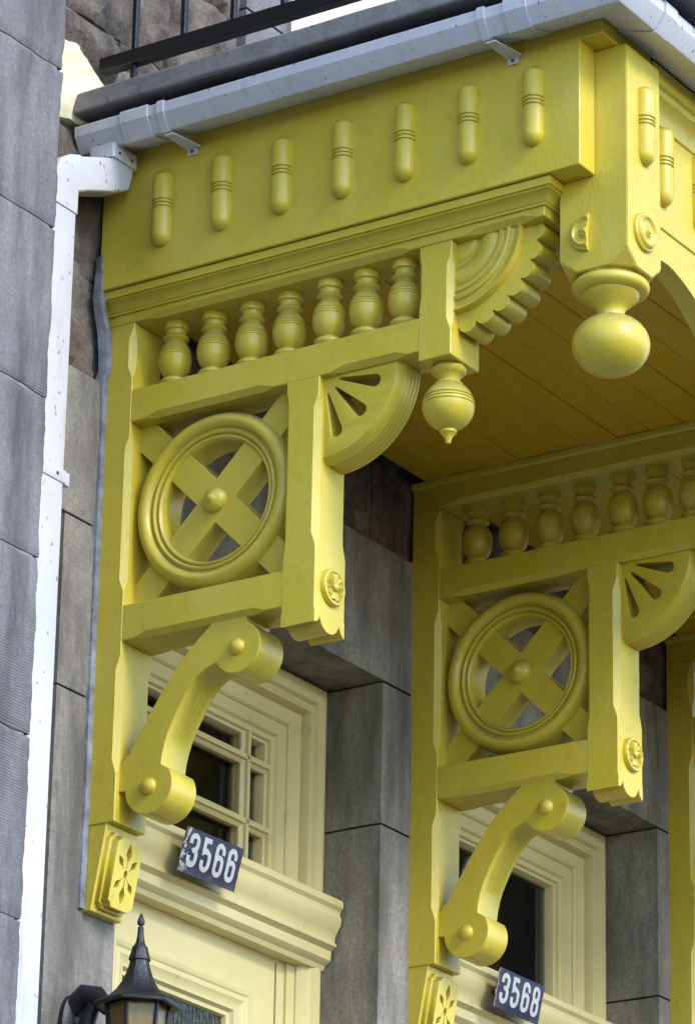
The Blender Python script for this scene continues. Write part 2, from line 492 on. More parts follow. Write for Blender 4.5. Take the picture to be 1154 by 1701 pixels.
def stone(bm, x0, x1, z0, z1, face_u, depth, rough, cell, gap=0.004, seed=0.0, edge=0.0, side_r=True, bulge=0.0):
    """One block: a gridded, displaced front (towards +u), with returns going back by depth."""
    x0 += gap; x1 -= gap; z0 += gap; z1 -= gap
    nx = max(2, int((x1 - x0) / cell)); nz = max(2, int((z1 - z0) / cell))
    nd = max(1, int(depth / max(cell, 0.05)))
    def disp(x, z):
        p = Vector((x * 3.1 + seed, z * 3.1, seed * 1.7))
        d = 0.0
        if rough > 0.008:
            vd = noise.voronoi(Vector((x * 7 + seed, z * 9, seed)))[0]
            d += (vd[1] - vd[0]) * 0.55 - 0.15
            d += noise.fractal(p * 2.0, 0.9, 2.1, 5) * 0.55
            d += noise.noise(p * 9) * 0.18
        else:
            d += noise.fractal(p, 0.9, 2.1, 4) * 0.5 + noise.noise(p * 7) * 0.3
        return d * rough
    grid = []
    for i in range(nx + 1):
        row = []
        for j in range(nz + 1):
            s, t = i / nx, j / nz
            x = x0 + (x1 - x0) * s; z = z0 + (z1 - z0) * t
            e = min(min(s, 1 - s) * (x1 - x0), min(t, 1 - t) * (z1 - z0))
            fall = min(1.0, e / 0.02) if rough > 0.008 else min(1.0, e / 0.006)
            u = face_u + disp(x, z) * (0.35 + 0.65 * fall) + bulge * (1 - (2 * s - 1) ** 4) * (1 - (2 * t - 1) ** 4)
            if fall < 1: u -= (1 - fall) * (0.012 if rough > 0.008 else 0.0035)
            if edge:
                if i == 0 or i == nx:
                    x += edge * (noise.noise(Vector((seed, z * 16, 3.3))) * 0.7 + noise.noise(Vector((seed, z * 60, 9.3))) * 0.4)
                if j == 0 or j == nz:
                    z += edge * 0.6 * noise.noise(Vector((x * 18, seed, 1.3)))
            row.append(bm.verts.new(V(x, u, z)))
        grid.append(row)
    for i in range(nx):
        for j in range(nz):
            bm.faces.new((grid[i][j], grid[i + 1][j], grid[i + 1][j + 1], grid[i][j + 1]))
    loop = [grid[i][0] for i in range(nx + 1)] + [grid[nx][j] for j in range(1, nz + 1)] + [grid[i][nz] for i in range(nx - 1, -1, -1)] + [grid[0][j] for j in range(nz - 1, 0, -1)]
    prev = loop
    for k in range(1, nd + 1):
        uu = face_u - depth * k / nd
        ring = []
        for v in loop:
            dd = noise.noise(Vector((v.co.x * 9 + seed, uu * 9, v.co.z * 9))) * min(rough, 0.004)
            c = v.co.copy(); c.y = -uu; c.x += dd; ring.append(bm.verts.new(c))
        for a in range(len(loop)):
            b = (a + 1) % len(loop)
            bm.faces.new((prev[a], prev[b], ring[b], ring[a]))
        prev = ring
    bm.faces.new(prev)

sidx = [0]
def add_stone(x0, x1, z0, z1, u, depth, rough, cell, mat, parent=None, **kw):
    sidx[0] += 1
    bm = bmesh.new()
    stone(bm, x0, x1, z0, z1, u, depth, rough, cell, seed=sidx[0] * 13.37 % 91, **kw)
    return hchild(bm, "stone", mat, parent, smooth=40) if parent is None else finish(bm, "stone", mat, parent, smooth=40)

# mortar core behind the stones, with openings left for the two doors and the upstairs door
bm = bmesh.new()
UW = WALL - 0.03
for a, b, z0, z1 in ((-1.5, 0.12, -4.9, 0.33), (1.28, 1.58, -4.9, 0.33), (2.74, 5.2, -4.9, 0.33), (-1.5, 5.2, 0.33, 1.3), (-1.5, 0.72, 1.3, 4.2), (1.75, 5.2, 1.3, 4.2), (0.72, 1.75, 3.5, 4.2), (0.12, 1.28, -4.9, -2.75), (1.58, 2.74, -4.9, -2.75)):
    box(bm, a, b, -0.5, UW, z0, z1)
hchild(bm, "mortar_core", 'mortar')

DOFF = 1.465      # second door opening offset
# lintels, jambs
for a, b in ((-0.155, 1.43), (1.43, 2.86), (2.86, 4.2)):
    add_stone(a, b, 0.298, 0.675, WALL, 0.24, 0.005, 0.05, 'smooth')
for a, b, zs in ((-0.132, 0.136, (0.298, -0.13, -0.95, -1.7, -2.75)), (1.252, 1.60, (0.298, -0.09, -0.78, -1.5, -2.75)), (2.715, 3.1, (0.298, -0.2, -0.8, -1.5, -2.75))):
    for z1, z0 in zip(zs, zs[1:]):
        add_stone(a, b, z0, z1, WALL, 0.24, 0.005, 0.04, 'smooth', gap=0.003)
# rock-faced courses over the lintels
random.seed(3)
for z0, z1, st in ((0.675, 0.93, -0.37), (0.93, 1.30, -0.52)):
    x = st
    while x < 3.2:
        w = random.uniform(0.42, 0.7)
        if x + w > 2.9: w = 3.3 - x
        add_stone(max(x, -0.37), x + w, z0, z1, WALL - 0.014, 0.12, 0.042, 0.016, 'rock')
        x += w
# rock-faced strip beside the first jamb, low left
zz = 0.298
for h in (0.22, 0.3, 0.24, 0.33, 0.26, 0.3, 0.28, 0.35, 0.4, 0.4):
    add_stone(-0.37, -0.132, zz - h, zz, WALL - 0.015, 0.12, 0.03, 0.02, 'rock')
    zz -= h
# upstairs wall above the slab
for z0, z1, cuts in ((1.34, 1.62, (-0.37, 0.02, 0.535)), (1.62, 1.9, (-0.37, 0.22, 0.535)), (1.9, 2.3, (-0.37, 0.0, 0.535)), (2.3, 2.8, (-0.37, 0.1, 0.535))):
    for a, b in zip(cuts, cuts[1:]):
        add_stone(a, b, z0, z1, WALL - 0.012, 0.12, 0.07, 0.016, 'rock')
for z0, z1 in ((1.34, 1.95), (1.95, 2.7)):
    add_stone(0.535, 0.752, z0, z1, WALL + 0.004, 0.2, 0.005, 0.04, 'pier')
# wall beyond the third bracket
for z0, z1 in ((-2.75, -1.9), (-1.9, -1.1), (-1.1, -0.3), (-0.3, 0.298)):
    add_stone(3.1, 4.2, z0, z1, WALL, 0.2, 0.005, 0.06, 'smooth')

# upstairs cream door boards
for k, (a, b) in enumerate(((0.755, 1.02), (1.022, 1.28), (1.282, 1.54))):
    bm = bmesh.new(); bar(bm, 'z', 1.34, 3.4, a, b, -0.14, -0.10)
    hchild(bm, "door_board", 'creamwhite', smooth=30)
# painted mortar patch where the slab and railing meet the wall
bm = bmesh.new()
stone(bm, -0.30, 0.0, 1.30, 1.515, WALL + 0.012, 0.05, 0.035, 0.012, seed=4.4, edge=0.03)
for v in bm.verts:
    if v.co.z > 1.42: v.co.z -= 0.09 * max(0.0, (v.co.x + 0.16) / 0.16) * (v.co.z - 1.42) / 0.095
hchild(bm, "painted_mortar", 'creamwhite', smooth=40)
# caulk bead along the first bracket and fascia
bm = bmesh.new()
prev = None
for i in range(90):
    z = -0.64 + i * (0.99 + 0.64) / 89
    wv = noise.noise(Vector((z * 6, 2.2, 0.4))) * 0.007
    bmp = 0.009 * math.exp(-((z - 0.78) / 0.08) ** 2)
    xo = -0.012 - 0.036 * min(1.0, max(0.0, (z - 0.80) / 0.08)) - bmp * 0.2
    w = (0.007 + wv * 0.6 + bmp * 0.7) * min(1.0, max(0.05, (0.99 - z) / 0.12))
    uf = WALL + 0.004 + (0.010 + 0.008 * noise.noise(Vector((z * 9, 0, 7)))) * (1 if z > 0.68 else 0.25)
    ring = [bm.verts.new(V(xo - w, uf - 0.02, z)), bm.verts.new(V(xo - w * 0.5, uf, z)), bm.verts.new(V(xo + 0.012, uf + 0.002, z)), bm.verts.new(V(xo + 0.014, uf - 0.03, z))]
    if prev:
        for k in range(4): bm.faces.new((prev[k], prev[(k + 1) % 4], ring[(k + 1) % 4], ring[k]))
    else: bm.faces.new(ring)
    prev = ring
bm.faces.new(prev)
hchild(bm, "caulk_bead", 'caulk', smooth=60)

# ------------------------------------------------------------------ doors and transoms (parts of the house)
def part_of(parent, bm, name, mat, smooth=None):
    o = finish(bm, name, mat, None, smooth)
    o.parent = parent
    o.matrix_parent_inverse = parent.matrix_world.inverted() if parent.parent is None else Matrix.Identity(4)
    return o

XL, XR = 0.136, 1.252
YD = -0.19          # u of the door-frame face
def frame_rect(bm, prof, x0, x1, z0, z1):
    """Moulding swept round a rectangle: prof = closed (inward offset, u)."""
    cs = [(x0, z0, 1, 1), (x1, z0, -1, 1), (x1, z1, -1, -1), (x0, z1, 1, -1)]
    rings = [[bm.verts.new(V(x + sx * d, u, z + sz * d)) for d, u in prof] for x, z, sx, sz in cs]
    n = len(prof)
    for i in range(4):
        a, b = rings[i], rings[(i + 1) % 4]
        for k in range(n): bm.faces.new((a[k], a[(k + 1) % n], b[(k + 1) % n], b[k]))

def build_entrance(dx, muntins):
    x0, x1 = XL + dx, XR + dx
    # transom window: casing bead, flat frame, sash
    bm = bmesh.new()
    casing = [(0.0, -0.26), (0.0, YD), (0.012, YD + 0.008), (0.03, YD + 0.014), (0.048, YD + 0.008), (0.055, YD - 0.004), (0.062, YD - 0.004), (0.068, YD + 0.003), (0.078, YD + 0.003), (0.085, YD - 0.012), (0.085, -0.26)]
    frame_rect(bm, casing, x0, x1, -0.40, 0.296)
    tr = hchild(bm, "transom_window", 'cream', smooth=35)
    bm = bmesh.new()
    jamb = [(0.085, -0.30), (0.085, -0.212), (0.120, -0.220), (0.125, -0.226), (0.125, -0.30)]
    frame_rect(bm, jamb, x0, x1, -0.40, 0.296)
    part_of(tr, bm, "frame", 'cream', 30)
    # sash: its own moulded edge
    sx0, sx1, sz0, sz1 = x0 + 0.125, x1 - 0.125, -0.33, 0.296 - 0.125
    bm = bmesh.new()
    s = [(0.0, -0.30), (0.0, -0.230), (0.034, -0.232), (0.040, -0.241), (0.052, -0.243), (0.056, -0.252), (0.062, -0.254), (0.066, -0.264), (0.066, -0.30)]
    frame_rect(bm, s, sx0, sx1, sz0, sz1)
    part_of(tr, bm, "sash", 'cream', 30)
    gx0, gx1, gz0, gz1 = sx0 + 0.066, sx1 - 0.066, -0.27, sz1 - 0.066
    def muntin(bm, axis, a0, a1, c):
        pr = [(-0.011, -0.30), (-0.011, -0.268), (-0.017, -0.262), (-0.017, -0.254), (-0.008, -0.246), (-0.006, -0.238), (0.006, -0.238), (0.008, -0.246), (0.017, -0.254), (0.017, -0.262), (0.011, -0.268), (0.011, -0.30)]
        A = [bm.verts.new(V(c + d, u, a0) if axis == 'z' else V(a0, u, c + d)) for d, u in pr]
        B = [bm.verts.new(V(c + d, u, a1) if axis == 'z' else V(a1, u, c + d)) for d, u in pr]
        for i in range(len(pr)):
            j = (i + 1) % len(pr); bm.faces.new((A[i], A[j], B[j], B[i]))
        bm.faces.new(A); bm.faces.new(B)
    if muntins:
        xs = [0.416 + dx, 0.972 + dx]; zs = [-0.128, 0.043]
        for c in xs:
            bm = bmesh.new(); muntin(bm, 'z', gz0 - 0.02, gz1 + 0.01, c); part_of(tr, bm, "muntin", 'cream', 30)
        xe = [gx0 - 0.01] + xs + [gx1 + 0.01]
        for c in zs:
            for a, b in zip(xe, xe[1:]):
                bm = bmesh.new(); muntin(bm, 'x', a + 0.002, b - 0.002, c); part_of(tr, bm, "muntin", 'cream', 30)
        ze = [gz0 - 0.02] + zs + [gz1 + 0.01]
        for a, b in zip(xe, xe[1:]):
            for c, d in zip(ze, ze[1:]):
                bm = bmesh.new(); box(bm, a, b, -0.284, -0.281, c, d); part_of(tr, bm, "pane", 'glass')
    else:
        bm = bmesh.new(); box(bm, gx0 - 0.01, gx1 + 0.01, -0.284, -0.281, gz0 - 0.02, gz1 + 0.01); part_of(tr, bm, "pane", 'glass')
    # dim hall behind the glass
    bm = bmesh.new()
    A = [bm.verts.new(V(x, u, z)) for x in (x0 - 0.1, x1 + 0.1) for u in (-0.31, -1.6) for z in (-2.7, 0.5)]
    for f in ((0, 1, 3, 2), (4, 6, 7, 5), (2, 3, 7, 6), (0, 2, 6, 4), (1, 5, 7, 3)): bm.faces.new([A[i] for i in f])
    hchild(bm, "hall_interior", 'room')
    # moulded transom bar (cornice) over the door
    bm = bmesh.new()
    pr = [(-0.29, -0.272), (-0.19, -0.272), (-0.112, -0.284), (-0.107, -0.290), (-0.107, -0.304), (-0.113, -0.309), (-0.118, -0.313), (-0.120, -0.322), (-0.113, -0.334), (-0.116, -0.349), (-0.128, -0.366), (-0.136, -0.378), (-0.138, -0.392), (-0.131, -0.397), (-0.131, -0.404), (-0.142, -0.409), (-0.150, -0.414), (-0.152, -0.438), (-0.160, -0.444), (-0.172, -0.450), (-0.180, -0.462), (-0.29, -0.462)]
    pr = [(-0.19 + (u + 0.19) * 0.80 if u > -0.2 else u, z) for u, z in pr]
    A = [bm.verts.new(V(x0 + 0.004, u, z)) for u, z in pr]; B = [bm.verts.new(V(x1 - 0.004, u, z)) for u, z in pr]
    for i in range(len(pr)):
        j = (i + 1) % len(pr); bm.faces.new((A[i], A[j], B[j], B[i]))
    bm.faces.new(A); bm.faces.new(B)
    hchild(bm, "door_cornice", 'cream', smooth=28)
    # door: casing, leaf with a glazed panel
    bm = bmesh.new()
    c2 = [(0.0, -0.30), (0.0, YD - 0.002), (0.012, YD + 0.006), (0.03, YD + 0.010), (0.05, YD + 0.004), (0.058, YD - 0.006), (0.075, YD - 0.008), (0.085, YD - 0.02), (0.085, -0.30)]
    frame_rect(bm, c2, x0, x1, -2.83, -0.345)
    door = hchild(bm, "door", 'cream', smooth=35)
    bm = bmesh.new()
    j2 = [(0.085, -0.30), (0.085, -0.215), (0.118, -0.217), (0.118, -0.225), (0.150, -0.226), (0.152, -0.30)]
    frame_rect(bm, j2, x0, x1, -2.83, -0.32)
    part_of(door, bm, "frame", 'cream', 30)
    lx0, lx1, lz0, lz1 = x0 + 0.156, x1 - 0.156, -2.74, -0.44
    px0, px1, pz0, pz1 = lx0 + 0.118, lx1 - 0.118, -1.75, -0.584
    bm = bmesh.new()
    for a, b, c, d in ((lx0, px0, lz0, lz1), (px1, lx1, lz0, lz1), (px0, px1, pz1, lz1), (px0, px1, lz0, pz0)):
        box(bm, a, b, -0.27, -0.228, c, d)
    part_of(door, bm, "leaf", 'cream')
    bm = bmesh.new()
    pm = [(-0.012, -0.27), (-0.012, -0.219), (-0.006, -0.216), (0.002, -0.219), (0.008, -0.225), (0.022, -0.222), (0.040, -0.232), (0.048, -0.233), (0.054, -0.244), (0.064, -0.246), (0.068, -0.256), (0.068, -0.27)]
    frame_rect(bm, pm, px0, px1, pz0, pz1)
    part_of(door, bm, "panel_moulding", 'cream', 30)
    bm = bmesh.new(); box(bm, px0 + 0.06, px1 - 0.06, -0.262, -0.258, pz0 + 0.06, pz1 - 0.06); part_of(door, bm, "pane", 'lace')
build_entrance(0.0, True)
build_entrance(DOFF, False)

# ------------------------------------------------------------------ projecting bay on the left: its corner hides the edge of the downpipe
PU, PX = 0.50, -0.876
pier = thing("stone_bay", "projecting bay of big tooled grey limestone blocks beside the white downpipe", "bay", (-1.4, 0, -4.9))
pinv = Matrix.Translation(-pier.location)
bm = bmesh.new(); box(bm, -2.6, PX - 0.02, -0.3, PU - 0.006, -4.9, 3.4)
o = finish(bm, "mortar_core", 'mortar_light'); o.parent = pier; o.matrix_parent_inverse = pinv
pz = [3.4, 2.95, 2.55, 2.15, 1.76, 1.37, 0.981, 0.597, 0.196, -0.172, -0.566, -0.96, -1.36, -1.76, -2.2, -2.65, -3.1, -3.6, -4.1, -4.5, -4.9]
for i, (z1, z0) in enumerate(zip(pz, pz[1:])):
    cut = -1.62 if i % 2 else -1.95
    for a, b in ((-2.6, cut), (cut, PX)):
        sidx[0] += 1
        bm = bmesh.new()
        near = b == PX and -1.6 < z0 < 1.6
        stone(bm, a, b, z0, z1, PU, PU + 0.1 if b == PX else 0.1, 0.004, 0.011 if near else 0.08, gap=0.0028, seed=sidx[0] * 7.77 % 83, edge=0.0075 if b == PX else 0.0)
        o = finish(bm, "stone", 'pier', None, 40); o.parent = pier; o.matrix_parent_inverse = pinv

# ------------------------------------------------------------------ bracket
def build_bracket():
    b = thing("bracket", "yellow scroll-sawn balcony bracket nearest the white downpipe", "bracket", (0, 0, 0), "yellow carved brackets under the balcony")
    cs = 0.014
    bm = bmesh.new()
    zl = []
    for c in ('01', '11'):
        zl += [(c, 0.672, 0.806, cs, 0.03), (c, 0.125, 0.520, cs, 0.03), (c, -0.325, -0.035, cs, 0.035)]
    bar(bm, 'z', -0.441, 0.8176, 0, W, -0.02, 0.066, zl)
    finish(bm, "back_post", 'yellow', b, 30)
    # beam carrying the soffit, with a moulding wrapped round it
    bm = bmesh.new()
    bar(bm, 'u', -0.02, 1.21, 0, W, 0.818, 0.8955, [(c, s0, s1, 0.013, 0.03) for c in ('00', '10') for s0, s1 in ((0.10, 0.85), (1.0, 1.185))])
    finish(bm, "top_beam", 'yellow', b, 30)
    bm = bmesh.new()
    sweep(bm, [(-0.004, 0.843), (0.006, 0.843), (0.006, 0.848), (0.009, 0.850), (0.014, 0.860), (0.022, 0.868), (0.030, 0.871), (0.030, 0.875), (0.036, 0.876), (0.036, 0.8955), (-0.004, 0.8955)],
          [(0, -0.018), (0, 1.21), (W, 1.21), (W, -0.018)][::1])
    finish(bm, "beam_moulding", 'yellow', b, 25)
    bm = bmesh.new()
    bar(bm, 'u', 0.064, 0.878, 0.001, W - 0.001, 0.556, 0.640, [(c, s0, s1, 0.013, 0.035) for c in ('00', '10') for s0, s1 in ((0.105, 0.475), (0.635, 0.845))])
    finish(bm, "upper_rail", 'yellow', b, 30)
    bm = bmesh.new()
    bar(bm, 'z', 0.530, 0.8176, 0, W, 0.876, 0.963, [(c, 0.595, 0.785, 0.013, 0.03) for c in ('01', '11')] + [(c, 0.665, 0.795, 0.007, 0.025) for c in ('00', '10')])
    finish(bm, "hanging_post", 'yellow', b, 30)
    # finial
    bm = bmesh.new()
    c0 = (W / 2, 0.920, 0)
    ball = []
    for i in range(25):
        t = math.radians(62 - i * (62 + 70) / 24)
        r = 0.0605 * math.cos(t); z = 0.432 + 0.060 * math.sin(t)
        ball.append((r, z))
    def groove(lst, zs, dep=0.0022, wd=0.0016):
        out = []
        for (r, z), (r2, z2) in zip(lst, lst[1:]):
            out.append((r, z))
            for g_ in sorted(zs, reverse=z2 < z):
                if min(z, z2) < g_ < max(z, z2):
                    s = -1 if z2 < z else 1
                    rr = r + (r2 - r) * (g_ - z) / (z2 - z)
                    out += [(rr, g_ - s * wd), (rr - dep, g_), (rr, g_ + s * wd)]
        out.append(lst[-1]); return out
    ball = groove(ball, [0.449, 0.4405, 0.432])
    prof = [(0.0, 0.532), (0.030, 0.532), (0.038, 0.528), (0.0415, 0.520), (0.039, 0.512), (0.035, 0.509), (0.031, 0.505), (0.026, 0.498), (0.0245, 0.492), (0.027, 0.488), (0.034, 0.486), (0.036, 0.482), (0.034, 0.479)] + ball + [(0.017, 0.374), (0.020, 0.370), (0.020, 0.366), (0.013, 0.360), (0.008, 0.352), (0.0065, 0.344), (0.0055, 0.341), (0, 0.340)]
    lathe(bm, prof, c0, 'z', 36)
    finish(bm, "finial", 'yellow', b, 40)
    # balusters
    belly = []
    for i in range(17):
        t = math.radians(-62 + i * 124 / 16)
        belly.append((0.0045 + 0.0365 * math.cos(t) ** 0.9, 0.7205 + 0.052 * math.sin(t)))
    belly = groove(belly, [0.7285, 0.735, 0.7415], 0.0014, 0.0013)
    bp_ = [(0.0, 0.637), (0.030, 0.637), (0.031, 0.650), (0.0325, 0.654), (0.036, 0.658), (0.0365, 0.663), (0.034, 0.667), (0.0265, 0.669), (0.0255, 0.672)] + belly + [(0.0255, 0.771), (0.030, 0.773), (0.0325, 0.777), (0.031, 0.781), (0.026, 0.784), (0.0245, 0.790), (0.0265, 0.796), (0.0315, 0.799), (0.0325, 0.804), (0.031, 0.808), (0.032, 0.822), (0.0, 0.822)]
    first = None
    for i in range(7):
        if first is None:
            bm = bmesh.new(); lathe(bm, bp_, (0, 0, 0), 'z', 26)
            first = finish(bm, "baluster", 'yellow', b, 40); o = first
        else:
            o = first.copy(); COL.objects.link(o); o.parent = b
        o.location = V(W / 2, 0.145 + 0.1105 * i, 0)
        o.rotation_euler = (random.uniform(-0.012, 0.012), random.uniform(-0.008, 0.008), i * 0.7)
        o.scale = (1 + random.uniform(-0.03, 0.02),) * 2 + (1.0,)
    # wheel
    wc = (0, 0.2906, 0.323)
    bm = bmesh.new()
    R = [(0.2215, 0.114), (0.2215, 0.052), (0.2185, 0.046), (0.2185, 0.040), (0.2135, 0.029), (0.2065, 0.022), (0.1985, 0.019), (0.1905, 0.021), (0.1845, 0.027), (0.1815, 0.034), (0.1795, 0.038), (0.1755, 0.038), (0.1745, 0.033), (0.1700, 0.031), (0.1665, 0.034), (0.1655, 0.040), (0.1620, 0.041), (0.1610, 0.037), (0.1570, 0.036), (0.1530, 0.040), (0.1505, 0.047), (0.1500, 0.114)]
    lathe(bm, R, wc, 'x', 72, closed=True)
    finish(bm, "wheel_ring", 'yellow', b, 35)
    for sgn in (1, -1):
        bm = bmesh.new()
        hk = 0.0545; A_, B_ = 0.231, 0.239
        lp = [(A_, A_ - hk), (A_, B_), (B_ - hk, B_), (-A_, -A_ + hk), (-A_, -B_), (-B_ + hk, -B_)]
        me = shape([lp], 0.066 - 0.0015 * sgn, 0.0015)
        xo = 0.044 if sgn > 0 else 0.0445
        f = lambda co: V(xo + co.z, wc[1] + co.x * sgn, wc[2] + co.y)
        add_mesh(bm, me, f)
        finish(bm, "cross_bar", 'yellow', b)
    bm = bmesh.new()
    lathe(bm, [(0.0315, 0.046), (0.0315, 0.040), (0.030, 0.034), (0.026, 0.028), (0.019, 0.023), (0.010, 0.0195), (0.008, 0.0165), (0.005, 0.0145), (0.0005, 0.014)], wc, 'x', 24)
    finish(bm, "hub", 'yellow', b, 50)
    # front post of the wheel frame, with scalloped foot
    bm = bmesh.new()
    bar(bm, 'z', -0.018, 0.558, 0, W, 0.515, 0.606, [(c, 0.135, 0.515, 0.014, 0.035) for c in ('01', '11')] + [(c, 0.12, 0.53, 0.008, 0.03) for c in ('00', '10')], flat0=True)
    lp = [(0, -0.018), (0, -0.050)]
    def q(p0, pm, p1, n=6): return [((1 - t) ** 2 * p0[0] + 2 * t * (1 - t) * pm[0] + t * t * p1[0], (1 - t) ** 2 * p0[1] + 2 * t * (1 - t) * pm[1] + t * t * p1[1]) for t in [i / n for i in range(1, n + 1)]]
    lp += q((0, -0.050), (0.018, -0.050), (0.022, -0.030)) + q((0.022, -0.030), (0.032, -0.062), (0.0625, -0.062), 7) + q((0.0625, -0.062), (0.093, -0.062), (0.103, -0.030), 7) + q((0.103, -0.030), (0.107, -0.050), (W, -0.057)) + [(W, -0.018)]
    me = shape([lp], 0.091, 0.0, 1)
    add_mesh(bm, me, lambda co: V(co.x, 0.515 + co.z, co.y))
    finish(bm, "front_post", 'yellow', b, 30)
    # rosette with petals
    bm = bmesh.new()
    rc = (0.066, 0, 0.050)
    lathe(bm, [(0.0, 0.60), (0.044, 0.604), (0.045, 0.612), (0.042, 0.618), (0.037, 0.619), (0.034, 0.615), (0.014, 0.614), (0.0, 0.614)], rc, 'u', 32)
    for i in range(10):
        a = 2 * PI * i / 10 + 0.15
        ps = []
        for rr, hw_, h in ((0.008, 0.0025, 0.617), (0.020, 0.0055, 0.6215), (0.031, 0.0085, 0.622), (0.0335, 0.006, 0.617)):
            for s in (-1, 0, 1):
                ps.append(bm.verts.new(V(rc[0] + math.cos(a) * rr - math.sin(a) * s * hw_, h - (0.006 if s else 0.0), rc[2] + math.sin(a) * rr + math.cos(a) * s * hw_)))
        for j in range(3):
            for s in range(2): bm.faces.new((ps[j * 3 + s], ps[j * 3 + s + 1], ps[j * 3 + s + 4], ps[j * 3 + s + 3]))
    lathe(bm, [(0.0, 0.612), (0.0095, 0.613), (0.009, 0.622), (0.005, 0.626), (0.0, 0.627)], rc, 'u', 14)
    finish(bm, "rosette", 'yellow', b, 40)
    bm = bmesh.new()
    bar(bm, 'u', 0.064, 0.517, 0.0008, W - 0.0008, 0.0, 0.089, [(c, 0.10, 0.470, 0.013, 0.035) for c in ('00', '10')])
    finish(bm, "lower_rail", 'yellow', b, 30)
    # pierced quadrant
    bm = bmesh.new()
    cu_, cz_ = 0.604, 0.559
    outer = [(cu_, cz_)] + arc(cu_, cz_, 0.203, -90, 0, 28)
    loops = [outer]
    for ang in (-15, -45, -75):
        a = math.radians(ang)
        e = []
        hw_ = 0.0155
        rc_ = 0.146
        e += [(0.047, 0.003), (0.044, 0.0), (0.047, -0.003)]
        e += [(rc_ + hw_ * math.cos(math.radians(t)), hw_ * math.sin(math.radians(t))) for t in range(-95, 96, 19)]
        loops.append([(cu_ + r_ * math.cos(a) - w_ * math.sin(a), cz_ + r_ * math.sin(a) + w_ * math.cos(a)) for r_, w_ in e])
    me = shape(loops, 0.082, 0.0015)
    add_mesh(bm, me, lambda co: V(0.021 + co.z, co.x, co.y))
    finish(bm, "pierced_quadrant", 'yellow', b, 15)
    bm = bmesh.new()
    rim = [(0.196, 0.0215), (0.203, 0.0235), (0.2115, 0.036)]
    for i in range(5):
        x_ = 0.040 + i * 0.0135
        rim += [(0.2125, x_), (0.2148, x_ + 0.003), (0.2148, x_ + 0.008), (0.2125, x_ + 0.0105)]
    rim += [(0.2115, 0.1042), (0.196, 0.1042)]
    lathe(bm, rim, (0, cu_, cz_ - 0.0015), 'x', 30, -PI / 2, 0, closed=True)
    finish(bm, "reeded_rim", 'yellow', b, 25)
    # scalloped fan
    fu, fz = 0.956, 0.826
    bm = bmesh.new()
    lp = [(fu, fz), (fu, fz - 0.214)]
    n = 7
    for i in range(n):
        a_ = -88 + 88 * (i + 0.5) / n
        mc = (fu + 0.214 * math.cos(math.radians(a_)), fz + 0.214 * math.sin(math.radians(a_)))
        rr = 0.214 * math.sin(math.radians(88 / n / 2)) * 1.0
        for k in range(9):
            t = math.radians(a_ - 80 + 160 * k / 8)
            lp.append((mc[0] + rr * math.cos(t), mc[1] + rr * math.sin(t)))
    star_prism(bm, lp, 0.031, 0.114)
    finish(bm, "scalloped_fan", 'yellow', b, 30)
    bm = bmesh.new()
    pr = [(0.003, 0.040), (0.003, 0.0285), (0.045, 0.0255), (0.058, 0.026), (0.064, 0.031), (0.067, 0.034), (0.072, 0.031), (0.082, 0.022), (0.095, 0.016), (0.108, 0.013), (0.120, 0.014), (0.127, 0.019), (0.130, 0.021), (0.132, 0.015), (0.139, 0.0105), (0.147, 0.0115), (0.150, 0.016), (0.154, 0.017), (0.156, 0.011), (0.163, 0.0075), (0.169, 0.010), (0.171, 0.016), (0.178, 0.018), (0.186, 0.014), (0.191, 0.009), (0.197, 0.0085), (0.199, 0.013), (0.200, 0.040)]
    pr = [(a_ * 0.93, 0.030 - (0.030 - x_) * 0.85 if x_ < 0.035 else x_) for a_, x_ in pr]
    lathe(bm, pr, (0, fu, fz), 'x', 26, -PI / 2, 0, closed=True)
    finish(bm, "fan_moulding", 'yellow', b, 40)
    # scroll brace
    lc, rl = (0.150, -0.367), 0.066
    uc, ru = (0.386, -0.069), 0.063
    lp = [(0.41, 0.004), (0.318, 0.004), (0.300, -0.010), (0.270, -0.036), (0.236, -0.069), (0.206, -0.104), (0.178, -0.142), (0.152, -0.181), (0.128, -0.220), (0.107, -0.256), (0.092, -0.280), (0.080, -0.284), (0.074, -0.296), (0.064, -0.300), (0.064, -0.366), (0.078, -0.369)]
    lp += arc(lc[0], lc[1], rl, 181, 392, 30)
    lp += [(0.183, -0.318), (0.186, -0.294), (0.192, -0.268), (0.201, -0.242), (0.212, -0.219), (0.226, -0.192), (0.243, -0.163), (0.260, -0.139), (0.278, -0.120), (0.296, -0.108), (0.314, -0.101), (0.330, -0.097)]
    lp += arc(uc[0], uc[1], ru, 207, 430, 30)
    bm = bmesh.new()
    me = shape([lp], 0.098, 0.0016, 1)
    add_mesh(bm, me, lambda co: V(0.013 + co.z, co.x, co.y))
    finish(bm, "scroll_brace", 'yellow', b, 15)
    bm = bmesh.new()
    rib = [(0.1935, -0.2635), (0.201, -0.242), (0.212, -0.219), (0.226, -0.192), (0.243, -0.163), (0.260, -0.139), (0.278, -0.120)]
    for i in range(8): tube(bm, [(0.033 + i * 0.0085, a, c) for a, c in rib], [0.0004, 0.0020, 0.0026, 0.0028, 0.0026, 0.0020, 0.0004], 8)
    finish(bm, "reeding", 'yellow', b, 60)
    for c_ in (lc, uc):
        bm = bmesh.new(); dome(bm, (0.0145, c_[0], c_[1]), 0.0215, 0.017, 'x', 24)
        finish(bm, "button", 'yellow', b, 60)
    # tapering foot with a raised, carved panel
    bm = bmesh.new()
    zt, zb, ut, ub = -0.4405, -0.645, 0.045, 0.008
    vs = [bm.verts.new(V(x, u, z)) for x in (0.002, W - 0.002) for u, z in ((-0.02, zt), (ut, zt), (ub, zb), (-0.02, zb))]
